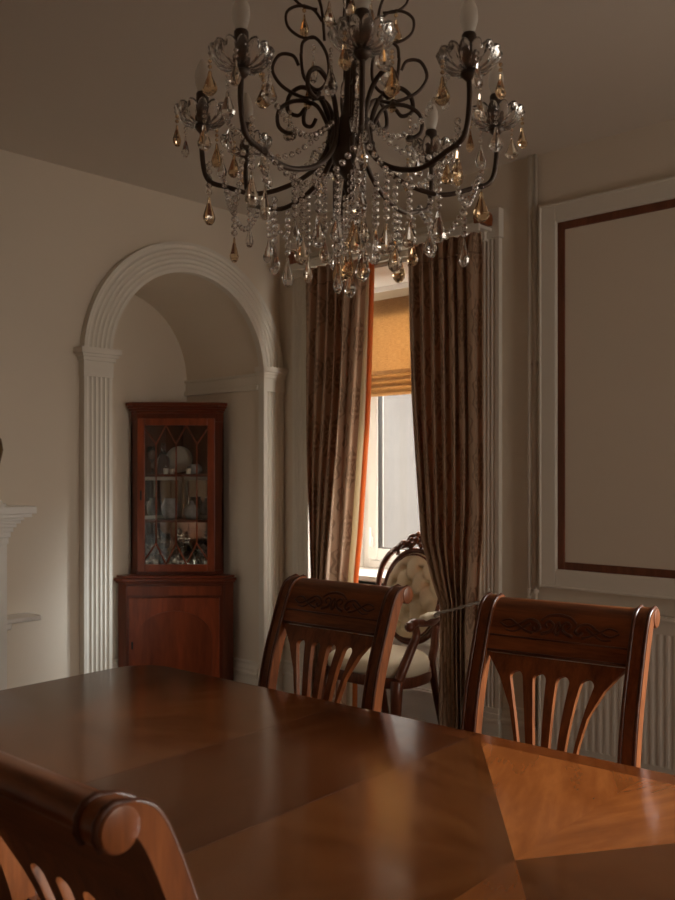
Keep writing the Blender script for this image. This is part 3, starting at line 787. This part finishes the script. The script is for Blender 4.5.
for i, (x, lab) in enumerate(((-2.355,'thin painted pipe running floor to ceiling beside the fluted window trim'),(-2.322,'thin painted pipe running floor to ceiling nearest the framed panel'))):
    t = thing('pipe', lab, 'pipe', (x, YW-.024, 0), 0, 'heating pipes on the window wall')
    b = bmesh.new(); lathe(b, [(.009,.002),(.009,H-.003)], 14); obj('pipe_run', b, m_pipe, t, smooth=True)
    for z in (.83, 1.93):
        b = bmesh.new(); lathe(b, [(.009,z),(.0125,z+.002),(.0125,z+.02),(.009,z+.022)], 14); box(b,-.006,.006,.0,.023,z+.005,z+.017); obj('pipe_clip', b, m_pipe, t)
rd = thing('radiator', 'cream ribbed panel radiator under the framed panel', 'radiator', (-2.26, YW, 0))
RW, RZ0, RZ1 = 1.4, .105, .79
b = bmesh.new()
def ribs():
    pts = [(0,-.045)]; pitch = .035; nn = int(RW/pitch)
    for k in range(nn):
        a = k*pitch
        for t, d in ((.0,0),(.2,0),(.42,.0022),(.72,.0022),(.94,0)): pts.append((a+t*pitch, -.095-d+.006))
    pts += [(RW,-.089),(RW,-.045)]; return pts
prism(b, ribs(), RZ0+.05, RZ1-.07, lambda u,v,a: (u,v,a))
box(b,0,RW,-.090,-.045,RZ0,RZ0+.05); box(b,0,RW,-.090,-.045,RZ1-.07,RZ1-.012)
obj('front_panel', b, m_rad, rd)
b = bmesh.new(); box(b,-.004,RW+.004,-.104,-.03,RZ1-.012,RZ1); 
for k in range(28): box(b,.02+k*.05,.05+k*.05,-.085,-.05,RZ1-.0005,RZ1+.003)
bevel_mod(obj('top_grille', b, m_rad, rd), .002)
b = bmesh.new(); box(b,-.004,.004,-.098,-.03,RZ0+.02,RZ1-.01); obj('side_panel', b, m_rad, rd)
b = bmesh.new(); lathe(b, [(.011,0),(.011,.10),(.02,.10),(.02,.16),(.015,.165),(.015,.2)], 14, Matrix.Translation((-.035,-.065,0))); box(b,-.035,.0,-.073,-.057,.13,.15); obj('valve', b, m_rad, rd)
for x in (.2, 1.1):
    b = bmesh.new(); box(b, x,x+.03,-.045,-.004,.2,.7); obj('bracket', b, m_rad, rd)

# ------------------------------------------------------------------ corner cabinet in the alcove
cb = thing('corner_cabinet', 'tall mahogany corner cabinet with glazed upper door standing in the arched alcove', 'cabinet', (XA+.032, ye-.05, 0), -PI/4)
# local frame: -y... the cabinet faces local +x after turning; build with x across, y depth: front at y=-D
# rotate so that local -y points to (+1,-1)
cb.rotation_euler = (0,0,PI/4)
S2 = math.sqrt(2)
def plan(s, ret, off=0):
    """pentagon plan with the corner at origin; local coords (x across, y to the back)"""
    hw = s*S2/2; yb = -hw                      # ends of the wall sides: (+-hw, -hw)
    k = ret/S2
    return [(0,0),(-hw,yb),(-hw+k,yb-k),(hw-k,yb-k),(hw,yb)]
def grow(p, e):
    return [(x*(1+e/.35) if abs(x) > .01 else x, y-e if y < -.01 else y) for x, y in p]
P0 = plan(.50,.085); P1 = plan(.405,.065)
FY0 = P0[2][1]; FX0 = P0[3][0]; FY1 = P1[2][1]; FX1 = P1[3][0]
b = bmesh.new(); prism(b, P0, .06, .735, lambda u,v,a:(u,v,a)); prism(b, grow(P0,.006), 0, .06, lambda u,v,a:(u,v,a)); bevel_mod(obj('base_cabinet', b, m_cab, cb), .002)
b = bmesh.new(); prism(b, grow(P0,.012), .735, .748, lambda u,v,a:(u,v,a)); prism(b, grow(P0,.022), .748, .768, lambda u,v,a:(u,v,a)); prism(b, grow(P0,.008), .768, .782, lambda u,v,a:(u,v,a)); bevel_mod(obj('waist_moulding', b, m_cab_x, cb), .004)
# lower door with arched veneer
b = bmesh.new(); box(b,-FX0+.02,FX0-.02,FY0-.014,FY0,.09,.65); bd = obj('door', b, m_cab_frame, cb); bevel_mod(bd,.003)
b = bmesh.new(); aw = FX0-.065; ap = [(-aw,.12),(aw,.12)]+[(aw*math.cos(PI*k/24), .40+aw*1.0*math.sin(PI*k/24)*.75) for k in range(25)]
prism(b, ap, FY0-.019, FY0-.013, lambda u,v,a:(u,a,v)); obj('arched_panel', b, m_flame, bd)
b = bmesh.new(); box(b,-FX0+.035,-FX0+.047,FY0-.0165,FY0-.013,.34,.385); obj('keyhole', b, m_blackhole, bd)
b = bmesh.new(); box(b,-FX0+.01,FX0-.01,FY0-.006,FY0,.665,.72); obj('frieze_panel', b, m_flame, cb)
# upper carcass: two wall sides, canted stiles, top and bottom boards, open inside
Z0, Z1 = .782, 1.775
b = bmesh.new()
hw = P1[4][0]; k = .065/S2
for s in (-1,1):
    prism(b, [(0,0),(s*hw,-hw),(s*(hw-.012),-hw-.012),(0,-.024)], Z0+.026, 1.724, lambda u,v,a:(u,v,a))
    prism(b, [(s*hw,-hw),(s*(hw-k),-hw-k),(s*(hw-k-.045),-hw-k),(s*(hw-k-.045),-hw-k+.018),(s*(hw-k-.01),-hw-k+.02),(s*(hw-.02),-hw-.003)], Z0+.026, 1.724, lambda u,v,a:(u,v,a))
prism(b, P1, Z0, Z0+.025, lambda u,v,a:(u,v,a)); prism(b, P1, 1.725, Z1+.0, lambda u,v,a:(u,v,a))
obj('upper_cabinet', b, m_cab, cb)
b = bmesh.new()
for e, za, zb in ((.004,1.775,1.79),(.014,1.79,1.805),(.026,1.805,1.82),(.034,1.82,1.842)): prism(b, grow(P1,e), za, zb, lambda u,v,a:(u,v,a))
bevel_mod(obj('cornice', b, m_cab_x, cb), .004)
DX = FX1-.004; dz0, dz1 = .80, 1.745
b = bmesh.new(); frame_bm(b,-DX,DX,dz0,dz1,.045,FY1-.018,FY1-.001); gd = obj('glazed_door', b, m_cab_frame, cb); bevel_mod(gd,.003)
gx, g0, g1 = DX-.045, dz0+.045, dz1-.045
b = bmesh.new(); box(b,-gx,gx,FY1-.0085,FY1-.0055,g0,g1); obj('pane', b, m_cabglass, gd)
b = bmesh.new()
def bar(x0,z0,x1,z1,r=.0045): tube(b, [(x0,FY1-.011,z0),(x1,FY1-.011,z1)], r, 6)
xs3 = (-gx*.64, 0, gx*.66); zt_, zb_ = g1-.115, g0+.13
for x in xs3: bar(x, zb_, x, zt_)
pk = (-gx*.32, gx*.33)
for i, x in enumerate(xs3):
    for xe in ((-gx, pk[0]), (pk[0], pk[1]), (pk[1], gx))[i]: bar(x, zt_, xe, g1 if abs(xe) < gx*.9 else g1-.02); bar(x, zb_, xe, g0 if abs(xe) < gx*.9 else g0+.03)
obj('glazing_bar', b, m_cab_frame, gd, smooth=True)
b = bmesh.new(); box(b,-DX+.017,-DX+.027,FY1-.021,FY1-.017,1.24,1.30); obj('keyhole', b, m_blackhole, gd)
hwi = hw-.02
for z in (1.10, 1.385):
    b = bmesh.new(); prism(b, [(0,-.03),(-hwi+.015,-hwi-.012),(-hwi+.05,-hwi-k+.018),(hwi-.05,-hwi-k+.018),(hwi-.015,-hwi-.012)], z, z+.016, lambda u,v,a:(u,v,a)); obj('shelf', b, m_cab, cb)
for s in (-1,1):
    b = bmesh.new()
    for za, zb in ((Z0+.03,1.098),(1.118,1.383)):
        prism(b, [(0,-.0265),(s*(hwi-.03),-hwi+.006),(s*(hwi-.033),-hwi+.003),(0,-.031)], za, zb, lambda u,v,a:(u,v,a))
    mb = obj('mirror_back', b, m_mirror, cb)
    b = bmesh.new(); za, zb = 1.118, 1.383
    def mp(t0, t1, z0, z1):
        q = lambda t, e: (s*lerp(0, hwi-.03, t), lerp(-.031, -hwi+.003, t)-e)
        prism(b, [q(t0,0), q(t1,0), q(t1,.004), q(t0,.004)], z0, z1, lambda u,v,a:(u,v,a))
    mp(.03,.10,za,zb); mp(.90,.97,za,zb); mp(.10,.90,za,za+.022); mp(.10,.90,zb-.022,zb)
    obj('painted_reflection', b, m_china, mb)  # pale strips painted in for the bright reflection in the mirror
# things on its shelves
def in_cab(name, bmx, mat, x, y, z, label, cat, group=None, smooth=True):
    wp = Matrix.Translation(cb.location) @ Matrix.Rotation(PI/4,4,'Z') @ Vector((x,y,z))
    o = obj(name, bmx, mat, None, smooth=smooth); o.location = wp; o.rotation_euler = (0,0,PI/4)
    return tag(o, label, cat, group)
def goblet(h=.15, r=.035):
    b = bmesh.new(); lathe(b, [(0,0),(r*.9,0),(r*.8,.004),(.005,.012),(.004,h*.45),(r*.6,h*.52),(r,h*.72),(r*.88,h),(r*.84,h),(r*.95,h*.72),(r*.5,h*.54),(0,h*.5)], 20, cap=False); return b
zs_ = 1.4015
in_cab('wine_glass', goblet(.17,.034), m_ware, -.16,-.265,zs_, 'tall clear glass at the left end of the cabinet top shelf', 'glass')
b = bmesh.new(); lathe(b, [(0,0),(.038,0),(.042,.01),(.042,.09),(.03,.12),(.012,.14),(.012,.19),(.018,.195),(0,.195)],20); in_cab('glass_bottle', b, m_ware, -.10,-.215,zs_, 'round-shouldered glass bottle on the cabinet top shelf', 'bottle')
b = bmesh.new(); lathe(b, [(0,0),(.04,0),(.085,.012),(.085,.016),(.035,.006),(0,.005)],28, Matrix.Translation((0,0,.09)) @ Matrix.Rotation(math.radians(80),4,'X')); in_cab('china_plate', b, m_china, -.01,-.13,zs_, 'pale china plate standing upright on the cabinet top shelf', 'plate')
b = bmesh.new(); lathe(b, [(0,0),(.03,0),(.05,.02),(.045,.045),(.03,.055),(.033,.06),(0,.06)],24); in_cab('china_bowl', b, m_chinablue, .10,-.24,zs_, 'small dark patterned bowl at the right of the cabinet top shelf', 'bowl')
for i,(x,y) in enumerate(((-.07,-.30),(-.03,-.305),(.07,-.305))):
    b = bmesh.new(); lathe(b, [(0,0),(.014,0),(.017,.03),(.016,.035),(.014,.032),(.012,.004),(0,.004)],16,cap=False)
    in_cab('shot_glass', b, m_china, x,y,zs_, ('small pale cup left of the middle at the front of the top shelf','small pale cup just right of its twin at the front of the top shelf','lone small pale cup at the right front of the top shelf')[i], 'cup', 'small cups on the top shelf')
zl = Z0+.0255
for i,(x,y,lab) in enumerate(((-.155,-.265,'stemmed glass at the left of the cabinet bottom shelf'),(.15,-.265,'stemmed glass at the right of the cabinet bottom shelf'))):
    in_cab('wine_glass', goblet(.19,.037), m_ware, x,y,zl,lab,'glass','stemmed glasses on the bottom shelf')
b = bmesh.new(); lathe(b, [(0,0),(.05,0),(.06,.02),(.06,.08),(.03,.12),(.014,.15),(.014,.18),(.024,.185),(.012,.19),(.022,.215),(0,.235)],24); in_cab('decanter', b, m_ware, .045,-.19,zl, 'cut-glass decanter in the middle of the cabinet bottom shelf', 'decanter')
b = bmesh.new(); lathe(b, [(0,0),(.03,0),(.03,.008),(.008,.02),(.026,.05),(.05,.078),(.055,.084),(.048,.082),(.02,.055),(0,.05)],28,cap=False); in_cab('glass_compote', b, m_ware, -.06,-.26,zl, 'low footed glass bowl at the front of the cabinet bottom shelf', 'bowl')
b = bmesh.new(); lathe(b, [(0,0),(.03,0),(.05,.03),(.055,.08),(.035,.12),(.04,.13),(0,.13)],24); in_cab('china_vase', b, m_chinablue, -.06,-.20,1.1175, 'dark patterned vase left of the middle of the cabinet middle shelf', 'vase')
b = bmesh.new(); lathe(b, [(0,0),(.03,0),(.055,.03),(.05,.07),(.03,.085),(.012,.1),(.014,.11),(0,.115)],24); in_cab('teapot', b, m_chinablue, .08,-.22,1.1175, 'dark patterned lidded pot right of the middle of the cabinet middle shelf', 'pot')

# ------------------------------------------------------------------ fireplace end, little shelf, ornament
fp = thing('fireplace_mantel', 'white painted mantelpiece at the left edge with corbel and narrow shelf', 'mantelpiece', (XL, 1.3, 0))
def Y_(y): return y-1.3
b = bmesh.new(); box(b,.0,.20,Y_(.3),Y_(2.165),1.222,1.256); box(b,.0,.185,Y_(.32),Y_(2.15),1.205,1.222); bevel_mod(obj('mantel_shelf', b, m_mantel, fp), .004)
b = bmesh.new(); pr = [(0,1.205),(.165,1.205),(.165,1.18),(.14,1.165),(.13,1.13),(.10,1.115),(.085,1.08),(.06,1.07),(.045,1.03),(.0,1.02)]
# corbel profile steps out sideways and forwards
for yy, z0, z1 in ((2.105,1.192,1.205),(2.092,1.178,1.192),(2.075,1.160,1.178),(2.062,1.140,1.160),(2.052,1.115,1.140),(2.044,1.085,1.115)):
    box(b, 0,.165+(yy-2.044)*.5,Y_(1.88),Y_(yy), z0, z1)
bevel_mod(obj('corbel', b, m_mantel, fp), .004)
b = bmesh.new(); box(b,0,.165,Y_(1.86),Y_(2.036),.0,1.085); box(b,.165,.173,Y_(1.89),Y_(2.010),.2,1.04); box(b,0,.18,Y_(1.85),Y_(2.05),0,.16); bevel_mod(obj('pier', b, m_mantel, fp), .003)
b = bmesh.new(); box(b,0,.14,Y_(.4),Y_(1.86),1.0,1.205); obj('frieze', b, m_mantel, fp)
b = bmesh.new(); box(b,0,.14,Y_(2.04),Y_(2.222),.712,.735); bevel_mod(obj('shelf_board', b, m_mantel, None), .006)
sh = bpy.data.objects['shelf_board']; tag(sh, 'small white shelf on the left wall beside the mantelpiece pier', 'shelf'); sh.name = 'wall_shelf'; sh.location = (XL, 1.3, 0)
b = bmesh.new(); box(b,0,.09,Y_(2.06),Y_(2.10),.675,.712); bevel_mod(obj('shelf_bracket', b, m_mantel, sh), .006)
orn = thing('mantel_ornament', 'turned ornament on a white stepped base on the mantelpiece', 'ornament', (XL+.10, 1.985, 1.2565))
b = bmesh.new(); lathe(b, [(0,0),(.07,0),(.07,.012),(.055,.018),(.05,.03),(0,.03)], 28); obj('base', b, m_mantel, orn, auto=40)
b = bmesh.new(); lathe(b, [(.012,.03),(.014,.1),(.03,.15),(.045,.2),(.058,.26),(.05,.31),(.02,.34),(0,.35)], 24); obj('body', b, m_brass, orn, smooth=True)

# ------------------------------------------------------------------ chandelier
CX, CY = -1.31, 1.44
cd = thing('chandelier', 'eight-arm bronze chandelier hung with clear and amber crystal drops over the table', 'chandelier', (CX, CY, 0))
PANZ, PANR = 2.163, .320
HEAD = math.atan2(.683, .73)
b = bmesh.new()
lathe(b, [(0,1.99),(.008,2.0),(.016,2.02),(.010,2.035),(.022,2.05),(.038,2.08),(.046,2.11),(.040,2.15),(.022,2.17),(.014,2.2),(.011,2.3),(.018,2.33),(.010,2.36),(.009,2.5),(.016,2.55),(.008,2.58),(.006,2.72)], 20)
obj('column', b, m_iron, cd, smooth=True)
b = bmesh.new()
for k in range(8):                                   # hanging chain
    M = Matrix.Translation((0,0,2.735+k*.024)) @ Matrix.Rotation(PI/2*(k%2),4,'Z')
    tube(b, [M @ Vector((.007*math.cos(a),0,.015*math.sin(a))) for a in [2*PI*q/14 for q in range(14)]], .0018, 6, closed=True)
obj('chain', b, m_iron, cd, smooth=True)
b = bmesh.new(); lathe(b, [(.0,H-.045),(.02,H-.04),(.05,H-.02),(.055,H-.002),(0,H-.002)], 28); obj('ceiling_rose', b, m_iron, cd, smooth=True)

def drop_bm(b, top, h, r, seg=8):
    """faceted pear drop hanging below top"""
    lathe(b, [(0,0),(r*.22,-h*.06),(r*.34,-h*.26),(r*.72,-h*.52),(r,-h*.72),(r*.86,-h*.86),(r*.45,-h*.97),(0,-h)], seg, Matrix.Translation(top) @ Matrix.Rotation(random.random()*3,4,'Z') @ Matrix.Diagonal((1,.62,1,1)))
def bead_line(b, pts, r=.0048, sub=2):
    for p in pts: ball(b, p, r, sub)
def along(pts, step):
    out = [pts[0]]; acc = 0
    for a, c in zip(pts, pts[1:]):
        L = (c-a).length
        while acc+L >= step and L > 0:
            t = (step-acc)/L; a = a.lerp(c, t); out.append(a); L = (c-a).length; acc = 0
        acc += L
    return out
MATS = [m_crystal, m_crystal, m_smoke, m_amber]
arm_prof = [(PANR,PANZ-.004),(PANR+.001,PANZ-.06),(PANR-.012,PANZ-.115),(.265,2.03),(.20,2.014),(.13,2.03),(.075,2.065),(.046,2.115),(.047,2.17),(.066,2.215),(.102,2.238),(.130,2.222),(.134,2.190),(.112,2.178),(.098,2.192)]
def bulb_set(parent, x, y, z):
    b = bmesh.new(); lathe(b, [(0,-.004),(.012,-.004),(.0155,.002),(.0145,.008),(.0145,.012),(.0138,.070),(.012,.073)], 18, Matrix.Translation((x,y,z))); obj('candle_sleeve', b, m_sleeve, parent, auto=40)
    b = bmesh.new(); lathe(b, [(.0095,.071),(.012,.080),(.0162,.094),(.0172,.104),(.0155,.118),(.010,.132),(.0045,.143),(0,.146)], 18, Matrix.Translation((x,y,z))); obj('candle_bulb', b, m_bulb, parent, smooth=True)
    # petalled pressed-glass dish
    b = bmesh.new(); NSS = 112; NP = 14
    prof = [(.013,.000,0),(.028,.000,.05),(.044,.004,.10),(.055,.011,.14),(.060,.021,.17),(.056,.028,.18)]
    def ring(r, zz, w, inn):
        out = []
        for q in range(NSS):
            a = 2*PI*q/NSS; pet = abs(math.sin(NP*a/2))**.7
            rr_ = (r-inn)*(1-w+w*pet*1.25); out.append(b.verts.new((x+rr_*math.cos(a), y+rr_*math.sin(a), z+zz+w*.07*pet-(0 if not inn else -.0035))))
        return out
    R = [ring(r, zz, w, 0) for r,zz,w in prof] + [ring(r, zz, w*.9, .005) for r,zz,w in prof[::-1][:-1]]
    for A,B in zip(R,R[1:]):
        for q in range(NSS): b.faces.new((A[q],A[(q+1)%NSS],B[(q+1)%NSS],B[q]))
    b.faces.new(R[0]); b.faces.new(R[-1])
    obj('drip_pan', b, m_dish, parent, smooth=True)
offs = [-87,-47,8,52,96,139,174,230]
for ai, off in enumerate(offs):
    th = math.radians(off)+HEAD; ct, st = math.cos(th), math.sin(th)
    Pt = spline([(r*ct, r*st, z) for r, z in arm_prof], 7); m = len(Pt)
    b = bmesh.new(); tube(b, Pt, [.0056 if i < m*.6 else lerp(.0056,.004,(i/m-.6)/.4) for i in range(m)], 8)
    lathe(b, [(.006,-.016),(.013,-.009),(.017,-.003),(.015,-.001)], 14, Matrix.Translation((PANR*ct,PANR*st,PANZ)))
    arm = obj('arm', b, m_iron, cd, smooth=True)
    bulb_set(arm, PANR*ct, PANR*st, PANZ)
    # drops hooked on the dish rim
    for q in range(5):
        a = th + 2*PI*(q+.5)/5; px_, py_ = PANR*ct+.058*math.cos(a), PANR*st+.058*math.sin(a)
        z0 = PANZ+.02; dmat = (m_crystal, m_amber, m_smoke, m_crystal, m_amber)[(q+ai) % 5]
        b = bmesh.new(); bead_line(b, [Vector((px_,py_,z0-.010*i)) for i in range(1,4 if q % 2 else 3)], .0042)
        ln = .030 if q % 2 else .02
        drop_bm(b, Vector((px_,py_,z0-ln-.006)), .056 if q % 2 else .048, .015); obj('pendant_drop', b, dmat, arm)
    # bead swag from dish to column
    b = bmesh.new(); p0 = Vector((PANR*ct*.86,PANR*st*.86,PANZ+.02)); p1 = Vector((.05*ct,.05*st,2.15))
    sw = [p0.lerp(p1, i/40)-Vector((0,0,.075*math.sin(PI*i/40))) for i in range(41)]
    bead_line(b, along(sw, .0155), .0066); obj('bead_swag', b, m_crystal, cd)
    # swag to the next dish
    th2 = math.radians(off+45)+HEAD
    b = bmesh.new(); p0 = Vector((.27*ct,.27*st,2.04)); p1 = Vector((.27*math.cos(th2),.27*math.sin(th2),2.04))
    sw = [p0.lerp(p1, i/40)-Vector((0,0,.085*math.sin(PI*i/40))) for i in range(41)]
    bead_line(b, along(sw, .016), .0064); obj('bead_swag', b, m_crystal, cd)
    # strands hanging from the arm
    for q,(r, top, nb) in enumerate(((.305, 2.095, 5), (.245, 2.02, 4), (.175, 2.015, 6), (.105, 2.04, 7))):
        j = random.uniform(-.02,.02); x, y = (r+j)*ct, (r+j)*st; nb += random.choice((-1,0,0,1,2))
        b = bmesh.new(); bead_line(b, [Vector((x,y,top-.0148*i)) for i in range(1, nb+1)], .0070)
        s = obj('bead_strand', b, m_crystal, cd)
        b = bmesh.new(); drop_bm(b, Vector((x,y,top-.0148*nb-.008)), random.choice((.056,.064,.07)), random.choice((.0165,.019)))
        obj('crystal_drop', b, MATS[(q+ai*3+random.randint(0,1)) % 4], s)
# centre cluster
for k in range(12):
    a = 2*PI*k/12+.2; r = (.03,.055)[k % 2]; nb = (12,8)[k % 2]+random.randint(-1,1); top = (2.05,2.06)[k % 2]
    x, y = r*math.cos(a), r*math.sin(a)
    b = bmesh.new(); bead_line(b, [Vector((x,y,top-.0145*i)) for i in range(1, nb+1)], .0066); s = obj('bead_strand', b, m_crystal, cd)
    b = bmesh.new(); drop_bm(b, Vector((x,y,top-.0145*nb-.007)), .062, .017); obj('crystal_drop', b, MATS[(k*3+1) % 4], s)
# upper wire scrolls
def cscroll(b, pts, th, r0=.0032):
    P = spline([(r*math.cos(th), r*math.sin(th), z) for r, z in pts], 6); tube(b, P, r0, 6)
for k in range(4):
    th = HEAD + math.radians(90*k+6)
    b = bmesh.new()
    # lower large C with inner curl, then climbing curls
    cscroll(b, [(.04,2.13),(.07,2.19),(.115,2.20),(.150,2.18),(.152,2.145),(.128,2.13),(.112,2.142)], th, .0046)
    cscroll(b, [(.055,2.21),(.085,2.205),(.12,2.215),(.150,2.235),(.165,2.265),(.150,2.295),(.122,2.295),(.110,2.275)], th, .0038)
    obj('scroll', b, m_iron, cd, smooth=True)
    b = bmesh.new()
    cscroll(b, [(.105,2.30),(.098,2.25),(.07,2.225),(.048,2.25),(.05,2.30),(.075,2.335),(.10,2.325),(.104,2.30)], th, .0036)
    cscroll(b, [(.075,2.335),(.105,2.335),(.132,2.355),(.135,2.385),(.112,2.40),(.080,2.395),(.06,2.37)], th, .0032)
    cscroll(b, [(.070,2.395),(.10,2.40),(.122,2.42),(.120,2.45),(.098,2.462),(.082,2.447)], th, .003)
    cscroll(b, [(.055,2.33),(.062,2.40),(.082,2.46),(.075,2.52),(.045,2.55),(.02,2.53)], th, .0032)
    obj('wire_scroll', b, m_iron, cd, smooth=True)
    for r, z, hh, mt in ((.078,2.315,.06,m_crystal),(.098,2.40,.05,m_amber),(.128,2.175,.045,m_smoke),(.055,2.5,.06,(m_amber,m_crystal)[k%2]),(.045,2.43,.055,m_smoke),(.09,2.25,.05,m_amber)):
        b = bmesh.new(); x, y = r*math.cos(th), r*math.sin(th)
        bead_line(b, [Vector((x,y,z-.009*i)) for i in range(0,2)], .0045); drop_bm(b, Vector((x,y,z-.016)), hh, .016); obj('upper_drop', b, mt, cd)
    x, y = .045*math.cos(th), .045*math.sin(th)
    b = bmesh.new(); ball(b, (x, y, 2.115), .0085, 2); obj('boss_bead', b, m_crystal, cd)
